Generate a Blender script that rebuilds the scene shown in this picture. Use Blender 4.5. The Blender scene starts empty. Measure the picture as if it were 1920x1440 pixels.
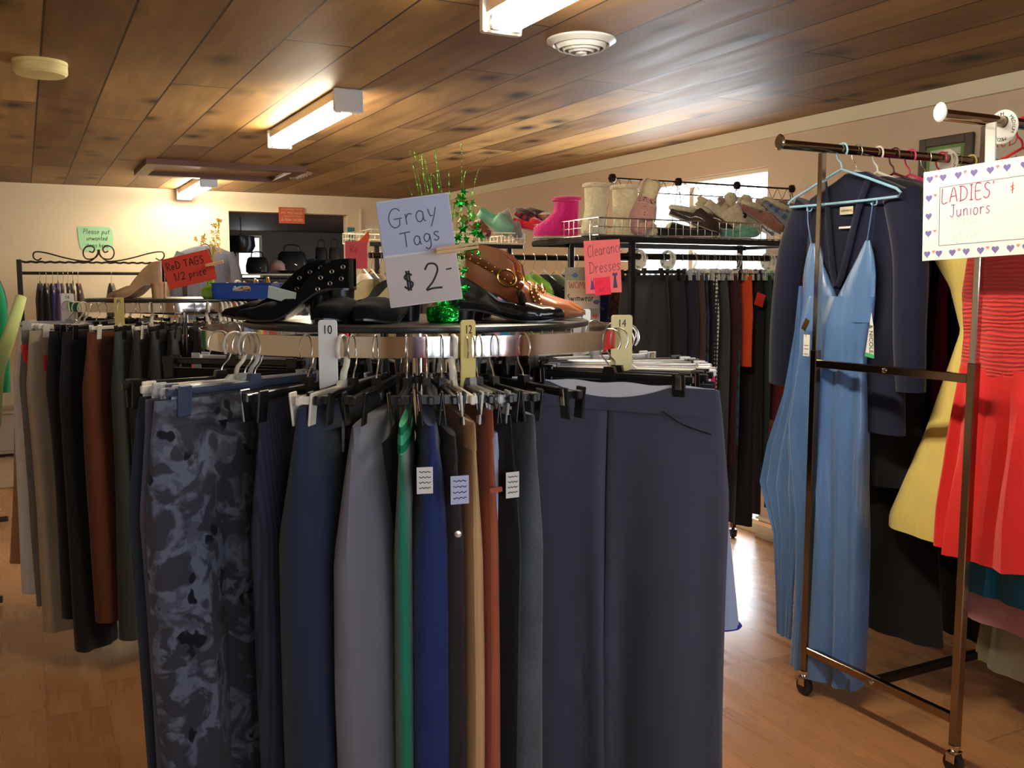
import bpy, math, random
from mathutils import Vector, Matrix, Euler

# ---------------------------------------------------------------- camera, world, lights
scene = bpy.context.scene
FOC, HOR = 1780.0, 532.0                       # focal length in pixels, horizon row (1920x1440 frame)
PITCH = math.atan((720 - HOR) / FOC)
YAW = math.radians(27.1)
EYE = 1.45
CEIL = 2.32
WX, WY = 3.71, 9.38                            # right wall, back wall
scene.view_settings.view_transform = 'Standard'
scene.view_settings.look = 'None'
scene.view_settings.gamma = 1
scene.view_settings.use_curve_mapping = False
scene.view_settings.exposure = 0.0

cam_data = bpy.data.cameras.new('camera')
cam_data.sensor_fit = 'HORIZONTAL'
cam_data.sensor_width = 36.0
cam_data.lens = FOC / 1920 * 36.0
cam_data.clip_start = 0.05
cam = bpy.data.objects.new('camera', cam_data)
cam.location = (0, 0, EYE)
cam.rotation_euler = (math.pi / 2 - PITCH, 0, -YAW)
scene.collection.objects.link(cam)
scene.camera = cam

world = bpy.data.worlds.new('world')
scene.world = world
world.use_nodes = True
bg = world.node_tree.nodes['Background']
bg.inputs['Color'].default_value = (0.86, 0.93, 1.0, 1)
bg.inputs['Strength'].default_value = 5.0

def area_light(name, loc, rot, sx, sy, energy, color, spread=180):
    l = bpy.data.lights.new(name, 'AREA')
    l.shape = 'RECTANGLE'; l.size = sx; l.size_y = sy
    l.energy = energy; l.color = color
    l.spread = math.radians(spread)
    o = bpy.data.objects.new(name, l)
    o.location = loc; o.rotation_euler = rot
    scene.collection.objects.link(o)
    return o
# daylight coming in through the shop windows behind the photographer and through the glass door
area_light('daylight_rear_window', (0.9, -2.30, 1.45), (math.radians(90), 0, 0), 3.2, 1.3, 62, (0.74, 0.86, 1.0))
area_light('daylight_glass_door', (WX - 0.04, 4.80, 1.05), (math.radians(90), 0, math.radians(90)), 1.25, 1.95, 70, (0.88, 0.94, 1.0))

# ---------------------------------------------------------------- measuring helpers
Fh = Vector((math.sin(YAW), math.cos(YAW), 0)); Rt = Vector((math.cos(YAW), -math.sin(YAW), 0))
_F = Fh * math.cos(PITCH) - Vector((0, 0, math.sin(PITCH))); _U = Fh * math.sin(PITCH) + Vector((0, 0, math.cos(PITCH)))
CAM = Vector((0, 0, EYE))
def at(x, y, X=None, Y=None, Z=None, D=None):
    """where the sight line through photo pixel (x, y) meets a plane of the room"""
    d = _F * FOC + Rt * (x - 960) - _U * (y - 720)
    if X is not None: k = X / d.x
    elif Y is not None: k = Y / d.y
    elif Z is not None: k = (Z - EYE) / d.z
    else: k = D / d.dot(Fh)
    return CAM + d * k

# ---------------------------------------------------------------- object helpers
def link(o):
    scene.collection.objects.link(o); return o

USED = set()
def tag(o, label=None, cat=None, group=None, kind=None):
    if label: o['label'] = label
    if cat: o['category'] = cat
    if group: o['group'] = group
    if kind: o['kind'] = kind
    return o

def empty(name, loc=(0, 0, 0), rot=(0, 0, 0), label=None, cat=None, group=None):
    o = bpy.data.objects.new(name, None)
    o.empty_display_size = 0.05
    o.location = loc
    o.rotation_euler = rot if hasattr(rot, '__len__') else (0, 0, rot)
    link(o)
    return tag(o, label, cat, group)

def copy_tree(o, parent=None):
    c = o.copy(); link(c)
    if parent is not None: c.parent = parent
    for ch in list(o.children): copy_tree(ch, c)
    return c

def lerp(a, b, t): return a + (b - a) * t
def sstep(a, b, x):
    t = min(1, max(0, (x - a) / (b - a))); return t * t * (3 - 2 * t)

def catmull(pts, n):
    """smooth curve through the points, n samples per span"""
    pts = [Vector(p) for p in pts]
    if len(pts) < 3: return pts
    out = []
    for i in range(len(pts) - 1):
        p0 = pts[max(i - 1, 0)]; p1 = pts[i]; p2 = pts[i + 1]; p3 = pts[min(i + 2, len(pts) - 1)]
        for k in range(n):
            t = k / n
            out.append(0.5 * ((2 * p1) + (p2 - p0) * t + (2 * p0 - 5 * p1 + 4 * p2 - p3) * t * t + (3 * p1 - p0 - 3 * p2 + p3) * t ** 3))
    out.append(pts[-1])
    return out

class MB:
    def __init__(s, M=None):
        s.v = []; s.f = []; s.m = []; s.M = M; s.mi = 0
    def add(s, vs, fs, M=None):
        b = len(s.v)
        for p in vs:
            p = Vector(p)
            if M is not None: p = M @ p
            if s.M is not None: p = s.M @ p
            s.v.append(p)
        for f in fs:
            s.f.append([i + b for i in f]); s.m.append(s.mi)
        return s
    def box(s, c, d, rot=None, bev=0.0):
        x, y, z = d[0] / 2, d[1] / 2, d[2] / 2
        M = Matrix.Translation(Vector(c))
        if rot is not None: M = M @ Euler(rot).to_matrix().to_4x4()
        b = min(bev, x * .9, y * .9, z * .9)
        if b <= 0:
            vs = [(i, j, k) for i in (-x, x) for j in (-y, y) for k in (-z, z)]
            fs = [(0, 1, 3, 2), (4, 6, 7, 5), (0, 4, 5, 1), (2, 3, 7, 6), (0, 2, 6, 4), (1, 5, 7, 3)]
            return s.add(vs, fs, M)
        vs = []; idx = {}
        for i in (-1, 1):
            for j in (-1, 1):
                for k in (-1, 1):
                    idx[i, j, k] = len(vs)
                    vs += [(i * x, j * (y - b), k * (z - b)), (i * (x - b), j * y, k * (z - b)), (i * (x - b), j * (y - b), k * z)]
        fs = []
        for i in (-1, 1):
            q = [idx[i, -1, -1], idx[i, 1, -1], idx[i, 1, 1], idx[i, -1, 1]]; fs.append(q if i > 0 else q[::-1])
            q = [idx[-1, i, -1] + 1, idx[-1, i, 1] + 1, idx[1, i, 1] + 1, idx[1, i, -1] + 1]; fs.append(q if i > 0 else q[::-1])
            q = [idx[-1, -1, i] + 2, idx[1, -1, i] + 2, idx[1, 1, i] + 2, idx[-1, 1, i] + 2]; fs.append(q if i > 0 else q[::-1])
        for a in (-1, 1):
            for c2 in (-1, 1):
                fs.append([idx[a, c2, -1], idx[a, c2, 1], idx[a, c2, 1] + 1, idx[a, c2, -1] + 1])
                fs.append([idx[a, -1, c2], idx[a, 1, c2], idx[a, 1, c2] + 2, idx[a, -1, c2] + 2])
                fs.append([idx[-1, a, c2] + 1, idx[1, a, c2] + 1, idx[1, a, c2] + 2, idx[-1, a, c2] + 2])
                for e in (-1, 1):
                    t = idx[a, c2, e]; fs.append([t, t + 1, t + 2])
        return s.add(vs, fs, M)
    def rings(s, rings, close=False, cap0=True, cap1=True):
        n = len(rings[0]); vs = [p for r in rings for p in r]; fs = []
        m = len(rings)
        for i in range(m - (0 if close else 1)):
            a = i * n; b = ((i + 1) % m) * n
            for j in range(n):
                k = (j + 1) % n
                fs.append((a + j, a + k, b + k, b + j))
        if not close:
            if cap0: fs.append(list(range(n))[::-1])
            if cap1: fs.append([(m - 1) * n + j for j in range(n)])
        return s.add(vs, fs)
    def tube(s, pts, r, n=8, caps=True, close=False, flat=1.0, up=None):
        pts = [Vector(p) for p in pts]
        rs = r if isinstance(r, (list, tuple)) else [r] * len(pts)
        rings = []
        prev = None
        for i, p in enumerate(pts):
            if close: t = pts[(i + 1) % len(pts)] - pts[i - 1]
            else: t = pts[min(i + 1, len(pts) - 1)] - pts[max(i - 1, 0)]
            if t.length < 1e-9: t = Vector((0, 0, 1))
            t.normalize()
            if prev is None:
                a = Vector(up) if up is not None else (Vector((0, 0, 1)) if abs(t.z) < 0.9 else Vector((1, 0, 0)))
                u = t.cross(a)
                if u.length < 1e-6: u = t.orthogonal()
                u.normalize()
            else:
                u = prev - t * prev.dot(t)
                if u.length < 1e-6: u = t.orthogonal()
                u.normalize()
            prev = u
            w = t.cross(u)
            rings.append([p + u * (math.cos(2 * math.pi * k / n) * rs[i]) + w * (math.sin(2 * math.pi * k / n) * rs[i] * flat) for k in range(n)])
        return s.rings(rings, close=close, cap0=caps, cap1=caps)
    def lathe(s, prof, n=32, c=(0, 0, 0), caps=True):
        rings = [[(c[0] + r * math.cos(2 * math.pi * k / n), c[1] + r * math.sin(2 * math.pi * k / n), c[2] + z) for k in range(n)] for r, z in prof]
        return s.rings(rings, cap0=caps, cap1=caps)
    def prism(s, poly, h, M=None):
        """outline in local XZ, extruded along local Y by h"""
        n = len(poly)
        vs = [(p[0], -h / 2, p[1]) for p in poly] + [(p[0], h / 2, p[1]) for p in poly]
        fs = [list(range(n)), [n + i for i in range(n)][::-1]] + [(i, i + n, (i + 1) % n + n, (i + 1) % n) for i in range(n)]
        return s.add(vs, fs, M)
    def grid(s, P, close_u=False):
        n = len(P); m = len(P[0]); vs = [p for r in P for p in r]
        fs = []
        for i in range(n - (0 if close_u else 1)):
            for j in range(m - 1):
                a = i * m + j; b = ((i + 1) % n) * m + j
                fs.append((a, b, b + 1, a + 1))
        return s.add(vs, fs)
    def build(s, name, mats, parent=None, smooth=True, loc=None, rot=None):
        me = bpy.data.meshes.new(name)
        me.from_pydata(s.v, [], s.f)
        if not isinstance(mats, (list, tuple)): mats = [mats]
        for m in mats: me.materials.append(m)
        for p, mi in zip(me.polygons, s.m):
            p.material_index = mi; p.use_smooth = smooth
        me.update()
        if smooth:
            try: me.set_sharp_from_angle(angle=math.radians(38))
            except Exception: pass
        o = bpy.data.objects.new(name, me); link(o)
        if parent is not None: o.parent = parent
        if loc is not None: o.location = loc
        if rot is not None: o.rotation_euler = rot
        return o

# ---------------------------------------------------------------- node helpers and materials
class NT:
    def __init__(s, name):
        s.mat = bpy.data.materials.new(name); s.mat.use_nodes = True
        s.t = s.mat.node_tree; s.b = s.t.nodes['Principled BSDF']
        s.oc = s.t.nodes.new('ShaderNodeTexCoord').outputs['Object']
    def L(s, a, b): s.t.links.new(a, b)
    def n(s, typ, **kw):
        nd = s.t.nodes.new(typ)
        for k, v in kw.items():
            if k.startswith('i_'):
                key = k[2:]
                key = int(key) if key.isdigit() else key.replace('_', ' ')
                if hasattr(v, 'is_output') or isinstance(v, bpy.types.NodeSocket): s.L(v, nd.inputs[key])
                else: nd.inputs[key].default_value = v
            else: setattr(nd, k, v)
        return nd
    def math(s, op, a, b=None, c=None):
        nd = s.t.nodes.new('ShaderNodeMath'); nd.operation = op
        for i, v in enumerate((a, b, c)):
            if v is None: continue
            if isinstance(v, bpy.types.NodeSocket): s.L(v, nd.inputs[i])
            else: nd.inputs[i].default_value = v
        return nd.outputs[0]
    def noise(s, scale, detail=3, vec=None, rough=0.5, dist=0.0):
        nd = s.n('ShaderNodeTexNoise'); nd.inputs['Scale'].default_value = scale; nd.inputs['Detail'].default_value = detail
        nd.inputs['Roughness'].default_value = rough; nd.inputs['Distortion'].default_value = dist
        s.L(vec if vec is not None else s.oc, nd.inputs['Vector'])
        return nd.outputs['Fac']
    def ramp(s, fac, stops, mode='LINEAR'):
        nd = s.n('ShaderNodeValToRGB'); nd.color_ramp.interpolation = mode
        e = nd.color_ramp.elements
        while len(e) < len(stops): e.new(0.5)
        for i, (p, c) in enumerate(stops):
            e[i].position = p; e[i].color = (c[0], c[1], c[2], 1) if hasattr(c, '__len__') else (c, c, c, 1)
        s.L(fac, nd.inputs[0]); return nd.outputs[0]
    def mix(s, fac, a, b, mode='MIX'):
        nd = s.n('ShaderNodeMix'); nd.data_type = 'RGBA'; nd.blend_type = mode
        for k, v in (('Factor', fac),):
            if isinstance(v, bpy.types.NodeSocket): s.L(v, nd.inputs[0])
            else: nd.inputs[0].default_value = v
        for i, v in ((6, a), (7, b)):
            if isinstance(v, bpy.types.NodeSocket): s.L(v, nd.inputs[i])
            else: nd.inputs[i].default_value = (v[0], v[1], v[2], 1)
        return nd.outputs[2]
    def scalev(s, sx, sy, sz):
        mp = s.n('ShaderNodeMapping'); mp.inputs['Scale'].default_value = (sx, sy, sz); s.L(s.oc, mp.inputs['Vector']); return mp.outputs[0]
    def bump(s, h, strength=0.3, dist=0.002):
        nd = s.n('ShaderNodeBump'); nd.inputs['Strength'].default_value = strength; nd.inputs['Distance'].default_value = dist
        s.L(h, nd.inputs['Height']); s.L(nd.outputs[0], s.b.inputs['Normal'])
    def set(s, **kw):
        for k, v in kw.items():
            k = {'color': 'Base Color', 'rough': 'Roughness', 'metal': 'Metallic', 'trans': 'Transmission Weight', 'alpha': 'Alpha',
                 'coat': 'Coat Weight', 'sheen': 'Sheen Weight', 'spec': 'Specular IOR Level', 'em': 'Emission Color', 'ems': 'Emission Strength', 'ior': 'IOR',
                 'aniso': 'Anisotropic', 'sss': 'Subsurface Weight'}[k]
            if isinstance(v, bpy.types.NodeSocket): s.L(v, s.b.inputs[k])
            elif hasattr(v, '__len__'): s.b.inputs[k].default_value = (v[0], v[1], v[2], 1)
            else: s.b.inputs[k].default_value = v
        return s.mat

def lin(r, g, b):
    f = lambda c: (c / 255) / 12.92 if c <= 10 else ((c / 255 + 0.055) / 1.055) ** 2.4
    return (f(r), f(g), f(b))

_mc = {}
def plain(name, rgb, rough=0.5, metal=0.0, var=0.06, **kw):
    """srgb colour with faint cloudy variation"""
    key = (name, rgb, rough, metal)
    if key in _mc: return _mc[key]
    N = NT(name); c = lin(*rgb)
    f = N.noise(9, 3)
    col = N.mix(f, tuple(x * (1 - var) for x in c), tuple(min(1, x * (1 + var)) for x in c))
    N.set(color=col, rough=rough, metal=metal, **kw)
    _mc[key] = N.mat; return N.mat

def fabric(name, rgb, rough=0.9, weave=420, sheen=0.15, var=0.12, bump=0.25, spec=0.2):
    key = ('fab', name, rgb)
    if key in _mc: return _mc[key]
    N = NT(name); c = lin(*rgb)
    f = N.noise(14, 4); g = N.noise(weave, 2)
    h = N.math('ADD', N.math('MULTIPLY', f, 0.6), N.math('MULTIPLY', g, 0.4))
    col = N.mix(h, tuple(x * (1 - var * 2) for x in c), tuple(min(1, x * (1 + var * 2)) for x in c))
    N.set(color=col, rough=rough, sheen=sheen, spec=spec)
    N.bump(N.math('ADD', g, N.math('MULTIPLY', N.noise(30, 3), 2.0)), bump, 0.0015)
    _mc[key] = N.mat; return N.mat
# ---------------------------------------------------------------- special materials
def wood_planks(name, w, length, off, cols, rough, grain=1.0, knots=True, gap=0.012, coat=0.0, var=0.28):
    """boards running along Y, staggered end joints, grain and knots"""
    N = NT(name)
    sep = N.n('ShaderNodeSeparateXYZ'); N.L(N.oc, sep.inputs[0])
    u = N.math('DIVIDE', N.math('SUBTRACT', sep.outputs[0], off), w)
    row = N.math('FLOOR', u); fu = N.math('FRACT', u)
    wn = N.n('ShaderNodeTexWhiteNoise'); wn.noise_dimensions = '1D'; N.L(row, wn.inputs['W'])
    v = N.math('ADD', N.math('DIVIDE', sep.outputs[1], length), N.math('MULTIPLY', wn.outputs['Value'], 7.3))
    col_i = N.math('FLOOR', v); fv = N.math('FRACT', v)
    wn2 = N.n('ShaderNodeTexWhiteNoise'); wn2.noise_dimensions = '2D'
    cb = N.n('ShaderNodeCombineXYZ'); N.L(row, cb.inputs[0]); N.L(col_i, cb.inputs[1]); N.L(cb.outputs[0], wn2.inputs['Vector'])
    rnd = wn2.outputs['Value']
    cb2 = N.n('ShaderNodeCombineXYZ'); N.L(N.math('MULTIPLY', rnd, 31.0), cb2.inputs[2])
    va = N.n('ShaderNodeVectorMath'); va.operation = 'ADD'; N.L(N.oc, va.inputs[0]); N.L(cb2.outputs[0], va.inputs[1])
    mp = N.n('ShaderNodeMapping'); mp.inputs['Scale'].default_value = (14 * grain, 1.3 * grain, 1); N.L(va.outputs[0], mp.inputs['Vector'])
    g = N.noise(1.0, 5, mp.outputs[0], 0.6, 0.6)
    mp2 = N.n('ShaderNodeMapping'); mp2.inputs['Scale'].default_value = (2.2, 0.9, 1); N.L(va.outputs[0], mp2.inputs['Vector'])
    g2 = N.noise(1.3, 3, mp2.outputs[0], 0.5, 0.3)
    f = N.math('ADD', N.math('MULTIPLY', g, 0.5), N.math('ADD', N.math('MULTIPLY', g2, 0.42), N.math('MULTIPLY', N.math('SUBTRACT', rnd, 0.5), var)))
    col = N.ramp(f, [(0.25, lin(*cols[0])), (0.5, lin(*cols[1])), (0.72, lin(*cols[2]))])
    if knots:
        mp3 = N.n('ShaderNodeMapping'); mp3.inputs['Scale'].default_value = (3.1, 2.1, 1); N.L(va.outputs[0], mp3.inputs['Vector'])
        vo = N.n('ShaderNodeTexVoronoi'); vo.inputs['Scale'].default_value = 1.0; N.L(mp3.outputs[0], vo.inputs['Vector'])
        d = N.math('ADD', vo.outputs['Distance'], N.math('MULTIPLY', g, 0.10))
        halo = N.ramp(d, [(0.12, 0.10), (0.17, 0.45), (0.34, 1.0)])
        col = N.mix(1.0, col, halo, 'MULTIPLY')
    e = N.math('MINIMUM', fu, N.math('SUBTRACT', 1.0, fu))
    line = N.math('LESS_THAN', e, gap)
    ev = N.math('MINIMUM', fv, N.math('SUBTRACT', 1.0, fv))
    line2 = N.math('LESS_THAN', ev, 0.0016)
    ln = N.math('MAXIMUM', line, line2)
    dark = tuple(x * (0.16 if knots else 0.6) for x in lin(*cols[0]))
    col = N.mix(ln, col, dark)
    N.set(color=col, rough=N.ramp(g, [(0.3, rough), (0.7, rough + 0.12)]), coat=coat, spec=0.3 if knots else 0.6)
    N.bump(N.math('SUBTRACT', N.math('MULTIPLY', g, 0.3), ln), 0.35, 0.003)
    return N.mat

M = {}
M['ceil'] = wood_planks('varnished_pine_boards', 0.2575, 2.9, 0.10, [(96, 66, 36), (144, 108, 62), (178, 140, 84)], 0.52, gap=0.016)
M['floor'] = wood_planks('laminate_floor', 0.19, 1.25, 0.0, [(160, 112, 72), (176, 126, 82), (188, 138, 92)], 0.22, grain=0.9, knots=False, gap=0.004, var=0.12)
M['wall'] = plain('wall_paint', (222, 204, 172), 0.75, var=0.03)
M['wall_pink'] = plain('wall_paint_warm', (206, 182, 156), 0.75, var=0.03)
M['trim'] = plain('trim_paint', (222, 212, 182), 0.5, var=0.02)
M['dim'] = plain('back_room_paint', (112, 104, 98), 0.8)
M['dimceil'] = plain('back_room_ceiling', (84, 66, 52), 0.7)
M['white'] = plain('white_plastic', (232, 232, 228), 0.35, var=0.02)
M['cream'] = plain('cream_plastic', (226, 206, 130), 0.4, var=0.03)
M['black'] = plain('black_plastic', (22, 22, 24), 0.28)
M['blackmat'] = plain('black_laminate', (30, 31, 33), 0.32)
M['gun'] = plain('dark_metal', (60, 52, 46), 0.3, 0.9)
M['chrome'] = plain('chrome', (205, 200, 195), 0.10, 1.0, var=0.01)
M['chrome_b'] = plain('brown_reflection_chrome', (140, 122, 104), 0.14, 1.0, var=0.02)  # plain chrome; its brownish reflections are put into the metal colour
M['wire'] = plain('wire_chrome', (215, 210, 200), 0.25, 0.9)
M['gold'] = plain('gold_metal', (222, 180, 96), 0.22, 1.0)
M['iron'] = plain('wrought_iron', (44, 34, 26), 0.45, 0.6)
M['ink'] = plain('black_ink', (26, 24, 30), 0.6)
M['wood'] = plain('clothespin_wood', (206, 170, 122), 0.6)
def clear(name, rgb, rough=0.15, alpha=0.55):
    N = NT(name); return N.set(color=lin(*rgb), rough=rough, alpha=alpha, spec=0.7)
M['clear'] = clear('clear_plastic', (205, 208, 212), 0.12, 0.62)
M['frost'] = clear('frosted_plastic', (226, 220, 206), 0.25, 0.9)
M['bluegrey'] = plain('blue_grey_plastic', (62, 72, 94), 0.3)
M['tube'] = NT('fluorescent_tube').set(color=(1, 1, 1), em=(1.0, 0.88, 0.66), ems=95.0)
M['glass'] = NT('window_glass').set(color=(1, 1, 1), rough=0.0, trans=1.0, ior=1.01)
M['daylit'] = NT('overcast_daylight').set(color=(1, 1, 1), em=(0.9, 0.95, 1.0), ems=4.0)

def floral_mat(name, base, blobs, darks, scale=7):
    N = NT(name)
    a = N.noise(scale, 4, dist=1.5); b = N.noise(scale * 2.4, 2, dist=0.6)
    w = N.n('ShaderNodeVectorMath'); w.operation = 'ADD'
    nn = N.n('ShaderNodeTexNoise'); nn.inputs['Scale'].default_value = scale * 1.2; N.L(N.oc, nn.inputs['Vector'])
    sc = N.n('ShaderNodeVectorMath'); sc.operation = 'SCALE'; sc.inputs['Scale'].default_value = 0.12; N.L(nn.outputs['Color'], sc.inputs[0])
    N.L(N.oc, w.inputs[0]); N.L(sc.outputs[0], w.inputs[1])
    mp = N.n('ShaderNodeMapping'); mp.inputs['Scale'].default_value = (1.0, 0.4, 0.55); N.L(w.outputs[0], mp.inputs['Vector'])
    v = N.n('ShaderNodeTexVoronoi'); v.inputs['Scale'].default_value = scale * 1.45; N.L(mp.outputs[0], v.inputs['Vector'])
    col = N.mix(N.ramp(a, [(0.48, 0.0), (0.56, 1.0)]), lin(*base), lin(*blobs))
    col = N.mix(N.ramp(b, [(0.52, 0.0), (0.6, 0.55)]), col, lin(*base))
    leaf = N.ramp(v.outputs['Distance'], [(0.27, 1.0), (0.31, 0.0)])
    pick = N.ramp(N.noise(scale * 0.55, 1), [(0.42, 0.0), (0.48, 1.0)])
    col = N.mix(N.math('MULTIPLY', leaf, pick), col, lin(*darks))
    N.set(color=col, rough=0.85, sheen=0.1, spec=0.2)
    N.bump(N.noise(60, 3), 0.25, 0.0015)
    return N.mat
def stripe_mat(name, a, b, freq, width=0.3, horiz=False, rough=0.85):
    N = NT(name); sep = N.n('ShaderNodeSeparateXYZ'); N.L(N.oc, sep.inputs[0])
    f = N.math('FRACT', N.math('MULTIPLY', sep.outputs[2 if horiz else 0], freq))
    col = N.mix(N.math('LESS_THAN', f, width), lin(*a), lin(*b))
    N.set(color=col, rough=rough, spec=0.2); N.bump(f, 0.3, 0.001); return N.mat
def dots_mat(name, a, b, scale):
    N = NT(name); v = N.n('ShaderNodeTexVoronoi'); v.inputs['Scale'].default_value = scale; v.inputs['Randomness'].default_value = 0.0
    N.L(N.oc, v.inputs['Vector'])
    col = N.mix(N.math('LESS_THAN', v.outputs['Distance'], 0.42), lin(*a), lin(*b)); N.set(color=col, rough=0.85); return N.mat
def plaid_mat(name, a, b, c, freq):
    N = NT(name); sep = N.n('ShaderNodeSeparateXYZ'); N.L(N.oc, sep.inputs[0])
    f = N.math('LESS_THAN', N.math('FRACT', N.math('MULTIPLY', N.math('ADD', sep.outputs[0], sep.outputs[1]), freq)), 0.4)
    g = N.math('LESS_THAN', N.math('FRACT', N.math('MULTIPLY', sep.outputs[2], freq)), 0.4)
    col = N.mix(f, lin(*a), lin(*b)); col = N.mix(N.math('MULTIPLY', g, 0.6), col, lin(*c)); N.set(color=col, rough=0.9); return N.mat
def satin(name, rgb, rough=0.34):
    N = NT(name); c = lin(*rgb)
    col = N.mix(N.noise(5, 3), tuple(x * 0.85 for x in c), tuple(min(1, x * 1.12) for x in c))
    N.set(color=col, rough=rough, spec=0.6, sheen=0.2)
    N.bump(N.noise(9, 3, N.scalev(3, 3, 0.8)), 0.5, 0.012); return N.mat
def fuzzy(name, rgb):
    N = NT(name); c = lin(*rgb)
    col = N.mix(N.noise(60, 4), tuple(x * 0.62 for x in c), tuple(min(1, x * 1.2) for x in c))
    N.set(color=col, rough=1.0, sheen=0.5, spec=0.05); N.bump(N.noise(110, 4), 0.9, 0.006); return N.mat
def leather(name, rgb, rough=0.3):
    N = NT(name); c = lin(*rgb)
    col = N.mix(N.noise(16, 4), tuple(x * 0.6 for x in c), tuple(min(1, x * 1.25) for x in c))
    N.set(color=col, rough=rough, coat=0.25, spec=0.5); N.bump(N.noise(160, 3), 0.12, 0.001); return N.mat
def foil(name, rgb):
    N = NT(name); c = lin(*rgb)
    N.set(color=c, rough=0.18, metal=0.9); N.bump(N.noise(70, 3), 0.8, 0.006); return N.mat
M['foil'] = foil('green_foil', (30, 176, 60)); M['foil_l'] = foil('light_green_foil', (120, 220, 90))
M['navy'] = fabric('navy_cloth', (30, 36, 66)); M['satin'] = satin('blue_satin', (78, 116, 168))

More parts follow.
